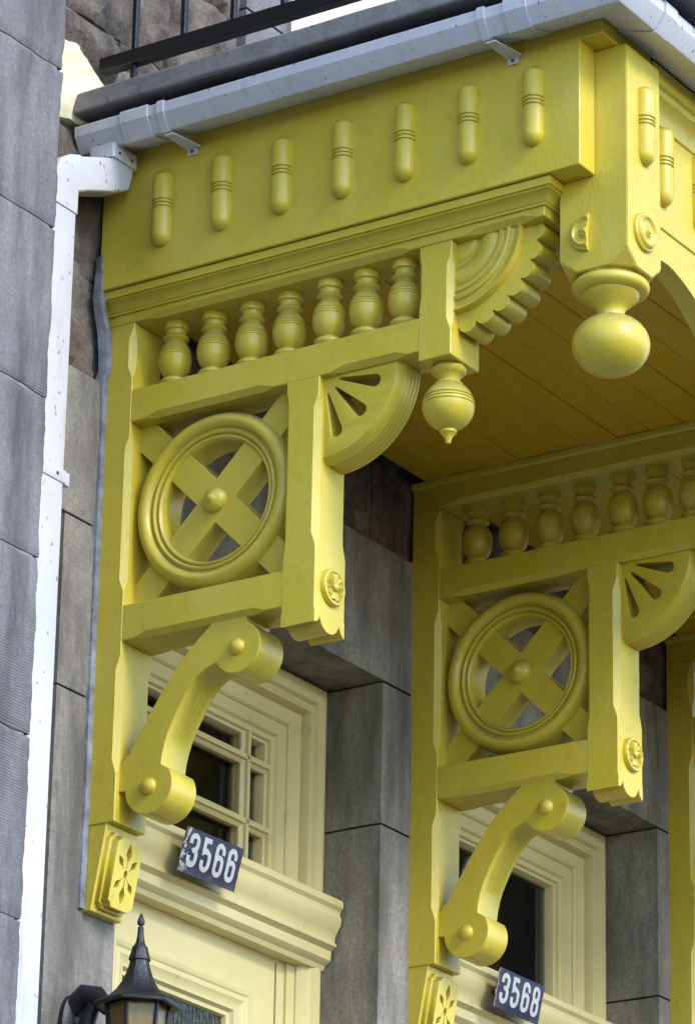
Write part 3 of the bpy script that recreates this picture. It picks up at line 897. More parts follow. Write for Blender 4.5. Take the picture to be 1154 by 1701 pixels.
    fa = [bm.faces.new([vs[i] for i in f]) for f in ((0, 1, 2, 3), (4, 7, 6, 5), (0, 4, 5, 1), (1, 5, 6, 2), (2, 6, 7, 3), (3, 7, 4, 0))]
    bmesh.ops.recalc_face_normals(bm, faces=fa)
    bmesh.ops.bevel(bm, geom=list({e for f in fa for e in f.edges}), offset=0.002, segments=1, affect='EDGES')
    foot = finish(bm, "foot_block", 'yellow', b)
    tn = Vector((0, -(ut - ub), zt - zb)).normalized()      # along the slope, upwards (world axes)
    nn = Vector((0, -tn.z, tn.y)).normalized()              # outwards
    if nn.y > 0: nn = -nn
    o0 = V(W / 2, (ut + ub) / 2, (zt + zb) / 2 - 0.004)
    def on(co, lift): return o0 + Vector((1, 0, 0)) * co.x + tn * co.y + nn * (lift + co.z)
    def octo(hx, hy, c):
        return [(-hx, -hy + c), (-hx + c * 0.45, -hy + c * 0.9), (-hx + c * 0.9, -hy + c * 0.4), (-hx + c, -hy), (hx - c, -hy), (hx - c * 0.9, -hy + c * 0.4), (hx - c * 0.45, -hy + c * 0.9), (hx, -hy + c),
                (hx, hy - c), (hx - c * 0.45, hy - c * 0.9), (hx - c * 0.9, hy - c * 0.4), (hx - c, hy), (-hx + c, hy), (-hx + c * 0.9, hy - c * 0.4), (-hx + c * 0.45, hy - c * 0.9), (-hx, hy - c)]
    bm = bmesh.new()
    add_mesh(bm, shape([octo(0.053, 0.090, 0.013)], 0.014, 0.001, 1), lambda co: on(co, -0.002))
    add_mesh(bm, shape([octo(0.047, 0.083, 0.013)], 0.006, 0.0008, 1), lambda co: on(co, 0.010))
    def leaf(bx, by, tx, ty, w):
        d = Vector((tx - bx, ty - by)); L_ = d.length; d.normalize(); p_ = Vector((-d.y, d.x))
        out = []
        for s, k in ((0, 0.12), (0.25, 0.16), (0.4, 0.55), (0.55, 1.0), (0.7, 0.85), (0.85, 0.45), (1, 0.0)): out.append((bx + d.x * L_ * s + p_.x * w * k, by + d.y * L_ * s + p_.y * w * k))
        for s, k in ((0.85, 0.45), (0.7, 0.85), (0.55, 1.0), (0.4, 0.55), (0.25, 0.16), (0, 0.12)): out.append((bx + d.x * L_ * s - p_.x * w * k, by + d.y * L_ * s - p_.y * w * k))
        return out
    holes = [[(0.0068 * math.cos(t * PI / 6), 0.0105 * math.sin(t * PI / 6)) for t in range(12)]]
    holes += [leaf(0, 0.0125, 0, 0.073, 0.0098), leaf(0, -0.0125, 0, -0.073, 0.0098)]
    for sx in (-1, 1):
        for sy in (-1, 1): holes.append(leaf(sx * 0.0085, sy * 0.0085, sx * 0.035, sy * 0.039, 0.0075))
    add_mesh(bm, shape([octo(0.047, 0.083, 0.013)] + holes, 0.017, 0.0004, 1), lambda co: on(co, 0.0155))
    finish(bm, "carved_panel", 'yellow', foot)
    return b

br1 = build_bracket()
br2 = copy_tree(br1, None, D)
br2['label'] = "middle yellow scroll-sawn bracket between doors 3566 and 3568"
br3 = copy_tree(br1, None, 2 * D)
br3['label'] = "farthest yellow bracket, only its back post showing at the right edge"

for b_ in (br2, br3):
    for ch in list(b_.children):
        if ch.name.startswith("beam_moulding"): bpy.data.objects.remove(ch)
    bm = bmesh.new()
    sweep(bm, [(-0.004, 0.878), (0.004, 0.878), (0.009, 0.882), (0.012, 0.889), (0.012, 0.8955), (-0.004, 0.8955)], [(0, -0.018), (0, 1.21), (W, 1.21), (W, -0.018)])
    finish(bm, "beam_moulding", 'yellow', b_, 25)

# ------------------------------------------------------------------ balcony
LX = 2 * D + W        # mirror length
bal = thing("balcony", "yellow wooden balcony box with turned drops, corner pendant and boarded soffit", "balcony", (0, 0, 0.9))
binv = Matrix.Translation(-bal.location)
def bchild(bm, name, mat, smooth=None):
    o = finish(bm, name, mat, None, smooth); o.parent = bal; o.matrix_parent_inverse = binv; return o
bm = bmesh.new(); bar(bm, 'u', -0.012, 1.329, -0.045, 0.0235, 0.898, 1.2625)
bchild(bm, "side_fascia", 'yellow', 30)
bm = bmesh.new(); bar(bm, 'u', -0.012, 1.329, LX - 0.0235, LX + 0.045, 0.898, 1.262)
bchild(bm, "side_fascia", 'yellow', 30)
bm = bmesh.new(); bar(bm, 'x', 0.03, LX - 0.03, 1.29, 1.35, 0.872, 1.262)
bchild(bm, "front_fascia", 'yellow', 30)
# valance with shallow arches hanging under the front fascia
bm = bmesh.new()
lp = [(0.178, 0.874), (0.178, 0.762)]
nA = 5; x_ = 0.20; wA = (LX - 0.40) / nA
for i in range(nA):
    for k in range(13):
        s = -1 + 2 * k / 12
        lp.append((x_ + wA * (k / 12), 0.705 + 0.089 * math.sqrt(max(0.0, 1 - abs(s) ** 2.2)) ** 0.9))
    x_ += wA
lp += [(LX - 0.178, 0.762), (LX - 0.178, 0.874)]
# nearest arch measured: crown close to the corner post
lp2 = [(0.178, 0.8715), (0.178, 0.760), (0.22, 0.772), (0.262, 0.785), (0.30, 0.7925), (0.33, 0.794), (0.36, 0.790), (0.40, 0.780), (0.44, 0.766), (0.48, 0.747), (0.52, 0.723), (0.56, 0.694), (0.60, 0.66), (0.64, 0.694), (0.70, 0.735), (0.80, 0.775)]
lp2 += [(LX - a, c) for a, c in lp2[2:][::-1]] + [(LX - 0.178, 0.760), (LX - 0.178, 0.8715)]
add_mesh(bm, shape([lp2], 0.05, 0.0012, 1), lambda co: V(co.x, 1.296 + co.z, co.y))
bchild(bm, "arched_valance", 'yellow', 15)
# crown moulding under the gutter at the front
bm = bmesh.new()
sweep(bm, [(0.0, 1.125), (0.008, 1.130), (0.010, 1.150), (0.022, 1.172), (0.034, 1.182), (0.036, 1.196), (0.046, 1.200), (0.046, 1.245), (0.0, 1.245)], [(0.182, 1.348), (LX - 0.182, 1.348)])
bchild(bm, "crown_moulding", 'yellow', 30)
# soffit planks running along the front of the house
pu = 0.02
k = 0
while pu < 1.30:
    wd = 0.099
    u1 = min(pu + wd, 1.292)
    bm = bmesh.new()
    bar(bm, 'x', 0.006, LX - 0.006, pu + 0.0006, u1 - 0.0006, 0.897 + 0.0012 * math.sin(k * 2.3), 0.917, [(c, 0.006, LX - 0.006, 0.0028, 0.001) for c in ('00', '10')])
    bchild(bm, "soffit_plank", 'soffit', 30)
    pu += wd; k += 1
bm = bmesh.new(); bar(bm, 'x', -0.044, 0.1815, 1.24, 1.389, 1.2155, 1.262); bchild(bm, "corner_block", 'yellow', 30)
bm = bmesh.new(); bar(bm, 'x', LX - 0.1815, LX + 0.044, 1.24, 1.389, 1.2155, 1.262); bchild(bm, "corner_block", 'yellow', 30)
# turned half-drops
def capsule_bm():
    bm = bmesh.new()
    r = 0.0265; h = 0.099
    pr = [(0.0005, -h), (0.008, -h + 0.001), (0.015, -h + 0.005), (0.021, -h + 0.011), (0.0248, -h + 0.019), (r, -h + 0.028), (r, -0.006)]
    for zc in (-0.001, 0.0085, 0.018):
        pr += [(r, zc - 0.0035), (r - 0.0038, zc - 0.0012), (r - 0.0038, zc + 0.0012), (r, zc + 0.0035)]
    pr += [(r, h - 0.016), (r - 0.002, h - 0.009), (0.020, h - 0.003), (0.012, h - 0.0005), (0.0005, h)]
    lathe(bm, pr, (0, 0, 0), 'z', 24)
    return bm
cap0 = bchild(capsule_bm(), "turned_drop", 'yellow', 40)
caps = [(-0.047, 0.172 + i * 0.1728, 1.071, 0) for i in range(7)]
caps += [(0.105, 1.411, 1.033, 1)]
caps += [(0.30 + i * 0.172, 1.351, 1.028, 1) for i in range(14)]
for i, (x, u, z, ax) in enumerate(caps):
    o = cap0 if i == 0 else cap0.copy()
    if i:
        COL.objects.link(o)
    o.location = V(x, u, z)
    o.rotation_euler = (random.uniform(-0.012, 0.012), random.uniform(-0.012, 0.012), random.uniform(-0.4, 0.4))
    o.scale.z = random.uniform(0.985, 1.015)
# corner posts with pendants
def corner_post(mir):
    fx = (lambda x: x) if not mir else (lambda x: LX - x)
    x0, x1, u0, u1 = 0.025, 0.180, 1.235, 1.411
    zt, zc, zb, ct = 1.215, 0.704, 0.668, 0.046
    bm = bmesh.new()
    top = [bm.verts.new(V(fx(x), u, zt)) for x, u in ((x0, u0), (x1, u0), (x1, u1), (x0, u1))]
    mid = [bm.verts.new(V(fx(x), u, zc)) for x, u in ((x0, u0), (x1, u0), (x1, u1), (x0, u1))]
    bot = []
    for (x, u), (dx1, du1), (dx2, du2) in (((x0, u0), (0, ct), (ct, 0)), ((x1, u0), (-ct, 0), (0, ct)), ((x1, u1), (0, -ct), (-ct, 0)), ((x0, u1), (ct, 0), (0, -ct))):
        bot.append((bm.verts.new(V(fx(x + dx1), u + du1, zb)), bm.verts.new(V(fx(x + dx2), u + du2, zb))))
    fs = []
    for i in range(4):
        j = (i + 1) % 4
        fs.append(bm.faces.new((top[i], top[j], mid[j], bot[j][0], bot[i][1], mid[i])))
        fs.append(bm.faces.new((mid[i], bot[i][0], bot[i][1])))
    fs.append(bm.faces.new(top))
    fs.append(bm.faces.new([v for i in range(4) for v in bot[i]]))
    bmesh.ops.recalc_face_normals(bm, faces=fs)
    bmesh.ops.bevel(bm, geom=list({e for f in fs for e in f.edges}), offset=0.0022, segments=2, affect='EDGES')
    post = bchild(bm, "corner_post", 'yellow', 30)
    cxp, cup = (x0 + x1) / 2, (u0 + u1) / 2
    bm = bmesh.new()
    pr = [(0.0, 0.671), (0.074, 0.671), (0.074, 0.664), (0.078, 0.663)]
    for i in range(9):
        t = math.radians(80 - i * 160 / 8); pr.append((0.070 + 0.0185 * math.cos(t), 0.647 + 0.0165 * math.sin(t)))
    pr += [(0.066, 0.630), (0.0655, 0.626), (0.058, 0.617), (0.047, 0.606), (0.038, 0.599), (0.033, 0.592), (0.0305, 0.585), (0.030, 0.578)]
    for i in range(15):
        t = math.radians(70 - i * 160 / 14); pr.append((max(0.0003, 0.0885 * math.cos(t)), 0.5075 + 0.0725 * math.sin(t)))
    lathe(bm, pr, (fx(cxp), cup, 0), 'z', 44)
    o = finish(bm, "pendant_finial", 'yellow', None, 40); o.parent = post
    ros = [(0.0, -0.002), (0.046, -0.002), (0.046, 0.006), (0.043, 0.009), (0.040, 0.009), (0.038, 0.013), (0.034, 0.016), (0.031, 0.013), (0.028, 0.010), (0.020, 0.009), (0.014, 0.012), (0.0115, 0.016), (0.008, 0.015), (0.006, 0.019), (0.0, 0.020)]
    bm = bmesh.new(); lathe(bm, [(r, u1 + h) for r, h in ros], (fx(0.098), 0, 0.764), 'u', 32)
    o = finish(bm, "rosette", 'yellow', None, 40); o.parent = post
    if not mir:
        # the side rosette has lost its outer half
        bm = bmesh.new(); lathe(bm, [(r, x0 - h) for r, h in ros], (0, 1.310, 0.760), 'x', 18, PI / 2 - 0.1, 3 * PI / 2 + 0.05)
        for v in bm.verts:
            if abs(-v.co.y - 1.310) < 0.009 and v.co.x < x0 - 0.003:
                v.co.y += 0.004 * noise.noise(v.co * 120); v.co.z += 0.003 * noise.noise(v.co * 90)
        o = finish(bm, "rosette", 'yellow', None, 40); o.parent = post
        o['label'] = "broken half rosette"
corner_post(False); corner_post(True)
# deck structure and slab
bm = bmesh.new(); box(bm, -0.10, LX + 0.10, -0.01, 1.44, 1.262, 1.317)
bchild(bm, "deck_joists", 'tar')
bm = bmesh.new()
sl = (-0.182, LX + 0.182, -0.012, 1.565)
xs = [sl[0] + (sl[1] - sl[0]) * i / 60 for i in range(61)]
box(bm, sl[0], sl[1], sl[2], sl[3], 1.318, 1.372, 0.006)
bmesh.ops.subdivide_edges(bm, edges=[e for e in bm.edges if e.calc_length() > 0.5], cuts=40)
for v in bm.verts: v.co += Vector((noise.noise(v.co * 7), noise.noise(v.co * 7 + Vector((9, 0, 0))), noise.noise(v.co * 7 + Vector((0, 9, 0))))) * 0.0025
bchild(bm, "floor_slab", 'slab')

# ------------------------------------------------------------------ railing
rail = thing("iron_railing", "black iron balcony railing with thin upright bars above the slab", "railing", (-0.08, 0, 1.372))
rinv = Matrix.Translation(-rail.location)
def rchild(bm, name):
    o = finish(bm, name, 'black', None, 30); o.parent = rail; o.matrix_parent_inverse = rinv; return o
xr, ur = -0.08, 1.47
for z0, z1 in ((1.470, 1.508), (2.35, 2.39)):
    bm = bmesh.new(); bar(bm, 'u', -0.005, ur, xr - 0.016, xr + 0.016, z0, z1); rchild(bm, "side_rail")
    bm = bmesh.new(); bar(bm, 'x', xr, LX + 0.08, ur - 0.016, ur + 0.016, z0 + 0.002, z1 - 0.002); rchild(bm, "front_rail")
u_ = 0.092
i = 0
while u_ < ur:
    bm = bmesh.new()
    bar(bm, 'z', 1.37 if i in (0, 9) else 1.506, 2.352, xr - 0.0075, xr + 0.0075, u_ - 0.0075, u_ + 0.0075)
    rchild(bm, "upright"); u_ += 0.147; i += 1
x_ = xr + 0.12
i = 0
while x_ < LX + 0.05:
    bm = bmesh.new()
    bar(bm, 'z', 1.37 if i % 8 == 0 else 1.504, 2.352, x_ - 0.0075, x_ + 0.0075, ur - 0.0075, ur + 0.0075)
    rchild(bm, "upright"); x_ += 0.147; i += 1

# ------------------------------------------------------------------ gutter
gut = thing("roof_gutter", "white vinyl gutter running round the top of the yellow balcony", "gutter", (-0.1, 0.1, 1.22))
ginv = Matrix.Translation(-gut.location)
def gchild(bm, name, mat='white', smooth=25, par=None, inv=None):
    o = finish(bm, name, mat, None, smooth); o.parent = par or gut; o.matrix_parent_inverse = (inv or ginv); return o
GP = [(0.0, 1.290), (0.0, 1.2515), (0.004, 1.2495), (0.088, 1.2235), (0.095, 1.224), (0.099, 1.228), (0.117, 1.2555), (0.121, 1.262), (0.123, 1.284), (0.121, 1.289), (0.114, 1.289), (0.112, 1.284), (0.111, 1.262), (0.094, 1.234), (0.088, 1.231), (0.010, 1.2555), (0.008, 1.290)]
gpath = [(-0.0465, -0.008), (-0.0465, 1.392), (LX + 0.0465, 1.392), (LX + 0.0465, -0.008)]
bm = bmesh.new(); sweep(bm, GP, gpath)
gchild(bm, "trough")
bm = bmesh.new()   # end stop
sweep(bm, [GP[i] for i in (0, 1, 2, 3, 4, 5, 6, 7, 8, 9)], [(-0.0468, -0.013), (-0.0468, -0.0075)]); gchild(bm, "end_stop")
def sleeve(path, g_=0.0035):
    out = [(-0.001, 1.2497), (0.004, 1.2455), (0.088, 1.2195), (0.097, 1.2198), (0.103, 1.2265), (0.1205, 1.2535), (0.1255, 1.261), (0.1275, 1.285), (0.124, 1.293), (0.113, 1.293)]
    inn = [(0.113, 1.2893), (0.1212, 1.2893), (0.1234, 1.2842), (0.1214, 1.2619), (0.1172, 1.2552), (0.0992, 1.2277), (0.0952, 1.2237), (0.088, 1.2232), (0.004, 1.2492), (-0.001, 1.2510)]
    bm = bmesh.new(); sweep(bm, out + inn, path); return bm
for a, b_ in ((0.125, 0.205), (0.232, 0.252), (1.130, 1.150), (1.20, 1.26)):
    gchild(sleeve([(-0.0465, a), (-0.0465, b_)]), "joint_sleeve")
gchild(sleeve([(0.02, 1.392), (0.075, 1.392)]), "joint_sleeve")
gchild(sleeve([(1.2, 1.392), (1.28, 1.392)]), "joint_sleeve")
# support clips reaching back to the fascia
for uc_ in (0.25, 1.15):
    bm = bmesh.new()
    pts = [(-0.140, uc_ - 0.012), (-0.140, uc_ + 0.012), (-0.052, uc_ + 0.030), (-0.0465, uc_ + 0.022), (-0.0465, uc_ - 0.010)]
    A = [bm.verts.new(V(x, u, 1.2165 + (x + 0.14) * -0.02)) for x, u in pts]; B = [bm.verts.new(V(x, u, 1.2125 + (x + 0.14) * -0.02)) for x, u in pts]
    for i in range(5): bm.faces.new((A[i], A[(i + 1) % 5], B[(i + 1) % 5], B[i]))
    bm.faces.new(A); bm.faces.new(B)
    box(bm, -0.052, -0.047, uc_ - 0.008, uc_ + 0.020, 1.195, 1.2155)
    cl = gchild(bm, "support_clip")
    bm = bmesh.new(); dome(bm, (-0.052, uc_ + 0.006, 1.204), 0.005, 0.003, 'x', 10)
    o = finish(bm, "screw", 'screw', None, 60); o.parent = cl

# ------------------------------------------------------------------ downpipe
dp = thing("downpipe", "white square downpipe with elbows running down beside the stone pier", "downpipe", (-0.29, 0.04, -4.9))
dinv = Matrix.Translation(-dp.location)
def rect_sweep(bm, pts, hw, hd, wall_normal=Vector((1, 0, 0)), r=0.012):
    """Rounded-rectangle tube along points; hw along the (projected) x axis, hd across."""
    P = [V(*q) for q in pts]
    rings = []
    for i, c in enumerate(P):
        d0 = (P[i] - P[i - 1]).normalized() if i else (P[1] - P[0]).normalized()
        d1 = (P[i + 1] - P[i]).normalized() if i < len(P) - 1 else d0
        t = (d0 + d1).normalized()
        k = 1.0 / max(0.5, t.dot(d0))
        # keep the outward (street) axis fixed so the section does not twist
        b = Vector((0, -1, 0)); b = (b - t * b.dot(t)).normalized()
        a = b.cross(t).normalized()
        ring = []
        for cx_, cy_, s0 in ((1, 1, 0), (-1, 1, 90), (-1, -1, 180), (1, -1, 270)):
            for q_ in range(4):
                an = math.radians(s0 + q_ * 30)
                ring.append(bm.verts.new(c + a * ((cx_ * (hw - r) + r * math.cos(an)) * k) + b * (cy_ * (hd - r) + r * math.sin(an))))
        rings.append(ring)
    n = len(rings[0])
    for A, B in zip(rings, rings[1:]):
        for i in range(n): bm.faces.new((A[i], A[(i + 1) % n], B[(i + 1) % n], B[i]))
    bm.faces.new(rings[0]); bm.faces.new(rings[-1])
px_, pu_ = -0.2955, 0.040
bm = bmesh.new(); rect_sweep(bm, [(px_, pu_, -4.9), (px_, pu_, 1.02)], 0.0425, 0.030, r=0.006)
gchild(bm, "pipe", 'white', 40, dp, dinv)
ox, ou = -0.105, 0.060
bm = bmesh.new(); rect_sweep(bm, [(px_, pu_, 0.998), (px_, pu_, 1.066), (px_ + 0.008, pu_ + 0.001, 1.088), (px_ + 0.028, pu_ + 0.003, 1.102), (px_ + 0.055, pu_ + 0.006, 1.111)], 0.046, 0.0335, r=0.007)
gchild(bm, "lower_elbow", 'white', 40, dp, dinv)
bm = bmesh.new(); rect_sweep(bm, [(px_ + 0.03, pu_ + 0.003, 1.102), (ox - 0.028, ou - 0.002, 1.150), (ox - 0.006, ou, 1.162), (ox, ou, 1.180), (ox, ou, 1.215)], 0.043, 0.031, r=0.007)
gchild(bm, "upper_elbow", 'white', 40, dp, dinv)
bm = bmesh.new(); rect_sweep(bm, [(ox, ou, 1.190), (ox, ou, 1.228)], 0.050, 0.037, r=0.006)
gchild(bm, "outlet", 'white', 40, dp, dinv)
for u_ in (0.097,):
    for x_ in (ox - 0.025, ox + 0.025):
        bm = bmesh.new(); dome(bm, (x_, u_, 1.207), 0.0045, 0.003, 'u', 10); gchild(bm, "screw", 'screw', 60, dp, dinv)
for z_ in (0.322, -1.6, -3.4):
    bm = bmesh.new()
    box(bm, px_ - 0.046, px_ + 0.046, -0.01, pu_ + 0.034, z_ - 0.016, z_ + 0.016, 0.002)
    box(bm, px_ + 0.044, px_ + 0.064, -0.01, pu_ + 0.030, z_ - 0.016, z_ + 0.016, 0.002)
    gchild(bm, "strap", 'white', 30, dp, dinv)
    bm = bmesh.new(); dome(bm, (px_ + 0.012, pu_ + 0.034, z_), 0.005, 0.003, 'u', 10); gchild(bm, "screw", 'screw', 60, dp, dinv)

# ------------------------------------------------------------------ house number plates
def digit_strokes(d):
    # centre lines in a 1 x 2.1 cell
    L, R_, B, Mi, T = 0.17, 0.83, 0.17, 1.08, 1.93
    def rr(x0, x1, z0, z1, r, n=5):
        pts = []
        for cx_, cz_, s0 in ((x1 - r, z1 - r, 0), (x0 + r, z1 - r, 90), (x0 + r, z0 + r, 180), (x1 - r, z0 + r, 270)):
            pts += [(cx_ + r * math.cos(math.radians(s0 + 90 * i / n)), cz_ + r * math.sin(math.radians(s0 + 90 * i / n))) for i in range(n + 1)]
        return pts
    r = 0.30
    if d == '8':
        a = rr(L, R_, B, Mi + 0.02, r); b = rr(L + 0.02, R_ - 0.02, Mi, T, r)
        return [a + a[:1], b + b[:1]]
    if d == '6':
        a = rr(L, R_, B, Mi + 0.12, r)
        top = arc(0.5, T - 0.33, 0.33, 0, 180, 8)
        return [a + a[:1], [(R_, T - 0.50)] + top + [(L, B + 0.4)]]
    if d == '5':
        return [[(R_ - 0.02, T), (L + 0.05, T), (L + 0.03, Mi + 0.08), (0.45, Mi + 0.22)] + arc(0.5, Mi - 0.18, 0.33, 75, 0, 6) + arc(0.5, B + 0.33, 0.33, 0, -180, 10) + [(L, B + 0.52)]]
    if d == '3':
        return [[(L, T - 0.52)] + arc(0.5, T - 0.33, 0.33, 180, 0, 10) + arc(0.47, Mi + 0.30, 0.34, -10, -85, 5) + [(0.40, Mi)] + arc(0.5, Mi - 0.32, 0.33, 85, 0, 5) + arc(0.5, B + 0.33, 0.33, 0, -180, 10) + [(L, B + 0.52)]]

def ribbon(bm, pts, w, place, h0, h1):
    P = [Vector(p_) for p_ in pts]
    closed = (P[0] - P[-1]).length < 1e-6
    if closed: P = P[:-1]
    n = len(P); Lf, Rt = [], []
    for i in range(n):
        a = P[i - 1] if (i or closed) else None
        c = P[(i + 1) % n] if (i < n - 1 or closed) else None
        d0 = (P[i] - a).normalized() if a is not None and (P[i] - a).length > 1e-7 else None
        d1 = (c - P[i]).normalized() if c is not None and (c - P[i]).length > 1e-7 else None
        if d0 is None: d0 = d1
        if d1 is None: d1 = d0
        n0 = Vector((-d0.y, d0.x)); n1 = Vector((-d1.y, d1.x)); m = (n0 + n1)
        m = m / max(0.6, m.dot(n0)) if m.length > 1e-6 else n0
        Lf.append(P[i] + m * w / 2); Rt.append(P[i] - m * w / 2)
    q = []
    for l_, r_ in zip(Lf, Rt):
        q.append([bm.verts.new(place(l_.x, l_.y, h1)), bm.verts.new(place(r_.x, r_.y, h1)), bm.verts.new(place(r_.x, r_.y, h0)), bm.verts.new(place(l_.x, l_.y, h0))])
    m_ = n if closed else n - 1
    for i in range(m_):
        a, b_ = q[i], q[(i + 1) % n]
        for k in range(4): bm.faces.new((a[k], a[(k + 1) % 4], b_[(k + 1) % 4], b_[k]))
    if not closed:
        bm.faces.new(q[0]); bm.faces.new(q[-1])

def number_plate(text, x0, x1, zt, zb, u_top, tilt, mat, label, seed, skew=0.0):
    cx_, cz_ = (x0 + x1) / 2, (zt + zb) / 2
    t = thing("number_plate", label, "number plate", (0, 0, 0), "blue enamel house numbers over the doors")
    hw, hh = (x1 - x0) / 2, (zt - zb) / 2
    rot = math.radians(tilt)
    def place(a, c, h):      # a,c in metres from the centre, h out of the plate
        bulge = 0.004 * (1 - (a / hw) ** 2) * (1 - (c / hh) ** 2)
        hh_ = h + bulge
        uu = u_top + c * math.sin(rot) + hh_ * math.cos(rot)
        z = cz_ + c * math.cos(rot) - hh_ * math.sin(rot) + a * skew
        return V(cx_ + a, uu, z)
    bm = bmesh.new()
    nx, nz = 24, 12
    top, bot = [], []
    for i in range(nx + 1):
        ra, rb = [], []
        for j in range(nz + 1):
            a = -hw + 2 * hw * i / nx; c = -hh + 2 * hh * j / nz
            if i in (0, nx): a += 0.0025 * noise.noise(Vector((seed, c * 90, i)))
            if j in (0, nz): c += 0.0022 * noise.noise(Vector((a * 90, seed, j)))
            ra.append(bm.verts.new(place(a, c, 0.0))); rb.append(bm.verts.new(place(a, c, -0.003)))
        top.append(ra); bot.append(rb)
    for i in range(nx):
        for j in range(nz):
            bm.faces.new((top[i][j], top[i + 1][j], top[i + 1][j + 1], top[i][j + 1]))
            bm.faces.new((bot[i][j], bot[i][j + 1], bot[i + 1][j + 1], bot[i + 1][j]))
    for i in range(nx):
        bm.faces.new((top[i][0], bot[i][0], bot[i + 1][0], top[i + 1][0])); bm.faces.new((top[i][nz], top[i + 1][nz], bot[i + 1][nz], bot[i][nz]))
    for j in range(nz):
        bm.faces.new((top[0][j], top[0][j + 1], bot[0][j + 1], bot[0][j])); bm.faces.new((top[nx][j], bot[nx][j], bot[nx][j + 1], top[nx][j + 1]))
    finish(bm, "plate", mat, t, 60)
    dh = hh * 1.56; sc = dh / 2.1
    sx = 0.0415; pitch = 0.0535
    for k_, ch in enumerate(text):
        bm = bmesh.new()
        ox_ = (k_ - 1.5) * pitch - sx / 2
        for st in digit_strokes(ch):
            ribbon(bm, [(p_[0] * sx + ox_, p_[1] * sc - dh / 2 + hh * 0.06) for p_ in st], 0.0125, place, -0.001, 0.0009)
        finish(bm, "digit", 'digit', t)
    # two fixing straps back to the cornice
    for a in (-hw * 0.6, hw * 0.6):
        bm = bmesh.new(); box(bm, cx_ + a - 0.006, cx_ + a + 0.006, -0.135, u_top - 0.0035, cz_ - 0.006, cz_ + 0.004)
        finish(bm, "fixing", 'screw', t)
    return t
number_plate("3566", 0.489, 0.729, -0.292, -0.402, -0.090, 14, 'enamel1', "chipped blue enamel plate with white digits 3566 over the near door", 3.0, 0.02)
number_plate("3568", 1.952, 2.186, -0.292, -0.400, -0.090, 12, 'enamel2', "blue enamel plate with white digits 3568 over the farther door", 8.0, 0.0)

# ------------------------------------------------------------------ lantern
lan = thing("wall_lantern", "black metal wall lantern with pointed roof and amber panes below plate 3566", "lantern", (-0.03, 0.176, -1.2))
linv = Matrix.Translation(-lan.location)
lx, lu = -0.03, 0.176
def lchild(bm, name, mat='lantern', smooth=40):
    o = finish(bm, name, mat, None, smooth); o.parent = lan; o.matrix_parent_inverse = linv; return o
def hexmod(kf):
    def f(a):
        t = (a + 0.25) % (PI / 3) - PI / 6
        return (1 - kf) + kf * (math.cos(PI / 6) / math.cos(t)) ** 1.0 * 1.05
    return f
bm = bmesh.new()
pr = [(0.0, -0.684), (0.003, -0.687), (0.0075, -0.700), (0.0085, -0.706), (0.0075, -0.711), (0.0045, -0.713), (0.0045, -0.716), (0.007, -0.718), (0.0065, -0.722), (0.0075, -0.738), (0.010, -0.752), (0.0125, -0.758), (0.0175, -0.764), (0.0185, -0.772), (0.0235, -0.788), (0.0245, -0.794), (0.0215, -0.797), (0.0225, -0.805), (0.029, -0.826), (0.038, -0.846), (0.049, -0.863), (0.064, -0.878), (0.081, -0.888), (0.0935, -0.893), (0.0965, -0.897), (0.0955, -0.903), (0.088, -0.905), (0.076, -0.899), (0.05, -0.892), (0.0, -0.892)]
lathe(bm, pr, (lx, lu, 0), 'z', 48, rmod=hexmod(0.8))
lchild(bm, "roof")
ra, rb = 0.070, 0.052
zA, zB = -0.900, -1.10
hexa = [(-0.25 + PI / 3 * i) for i in range(6)]
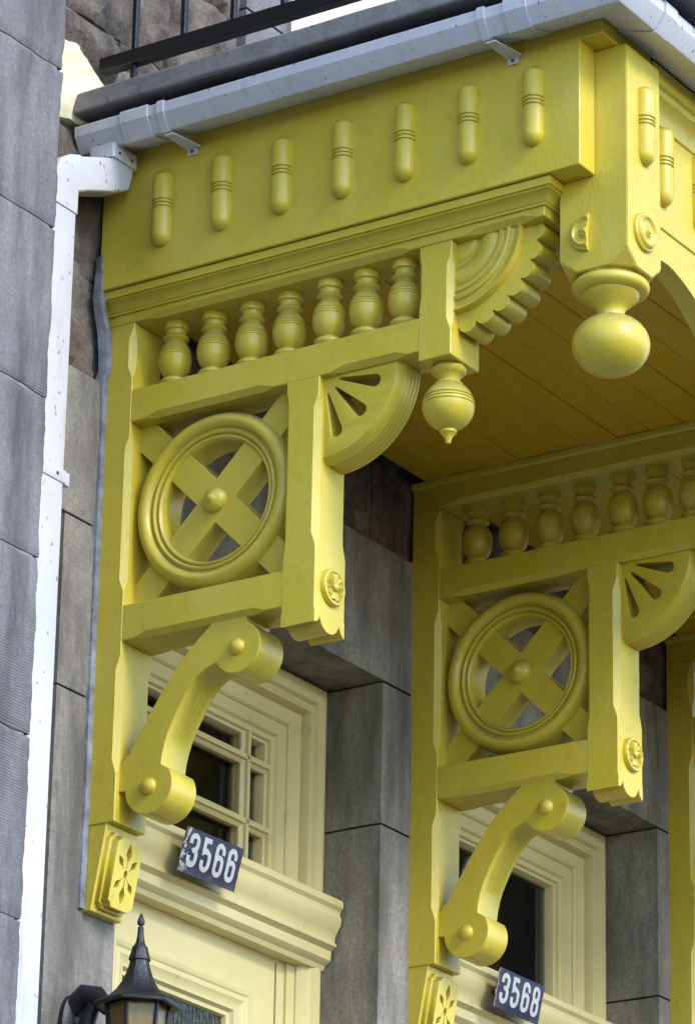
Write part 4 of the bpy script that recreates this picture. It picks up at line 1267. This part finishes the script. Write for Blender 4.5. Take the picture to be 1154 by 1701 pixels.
for i in range(6):
    a, b_ = hexa[i], hexa[(i + 1) % 6]
    bm = bmesh.new()
    pts = [(lx + ra * 0.97 * math.cos(a), lu + ra * 0.97 * math.sin(a), zA), (lx + ra * 0.97 * math.cos(b_), lu + ra * 0.97 * math.sin(b_), zA), (lx + rb * 0.97 * math.cos(b_), lu + rb * 0.97 * math.sin(b_), zB), (lx + rb * 0.97 * math.cos(a), lu + rb * 0.97 * math.sin(a), zB)]
    o_ = [bm.verts.new(V(*p_)) for p_ in pts]
    i_ = [bm.verts.new(V(lx + (p_[0] - lx) * 0.96, lu + (p_[1] - lu) * 0.96, p_[2])) for p_ in pts]
    bm.faces.new(o_); bm.faces.new(i_)
    for k_ in range(4): bm.faces.new((o_[k_], o_[(k_ + 1) % 4], i_[(k_ + 1) % 4], i_[k_]))
    lchild(bm, "pane", 'amber', None)
    bm = bmesh.new()
    tube(bm, [(lx + ra * math.cos(a), lu + ra * math.sin(a), zA + 0.006), (lx + rb * math.cos(a), lu + rb * math.sin(a), zB)], 0.0055, 6)
    lchild(bm, "cage_bar")
bm = bmesh.new()
lathe(bm, [(0.0, zB + 0.004), (0.056, zB + 0.004), (0.058, zB - 0.008), (0.045, zB - 0.02), (0.02, zB - 0.04), (0.010, zB - 0.055), (0.012, zB - 0.065), (0.0, zB - 0.075)], (lx, lu, 0), 'z', 24)
lchild(bm, "base")
bm = bmesh.new()
tube(bm, [(lx, -0.01, -0.885), (lx, 0.03, -0.855), (lx, 0.06, -0.862), (lx, 0.09, -0.890), (lx, lu - 0.02, -0.898)], [0.026, 0.027, 0.024, 0.020, 0.018], 14)
tube(bm, [(lx, -0.005, -1.0), (lx, 0.02, -0.96), (lx, 0.04, -0.91), (lx, 0.055, -0.875)], [0.020, 0.020, 0.019, 0.016], 12)
lchild(bm, "arm")
bm = bmesh.new()
lathe(bm, [(0.0, WALL - 0.004), (0.042, WALL - 0.004), (0.042, WALL + 0.012), (0.034, WALL + 0.020), (0.0, WALL + 0.024)], (lx, 0, -0.93), 'u', 28)
for v in bm.verts: v.co.z = -0.93 + (v.co.z + 0.93) * 1.9
lchild(bm, "back_plate")
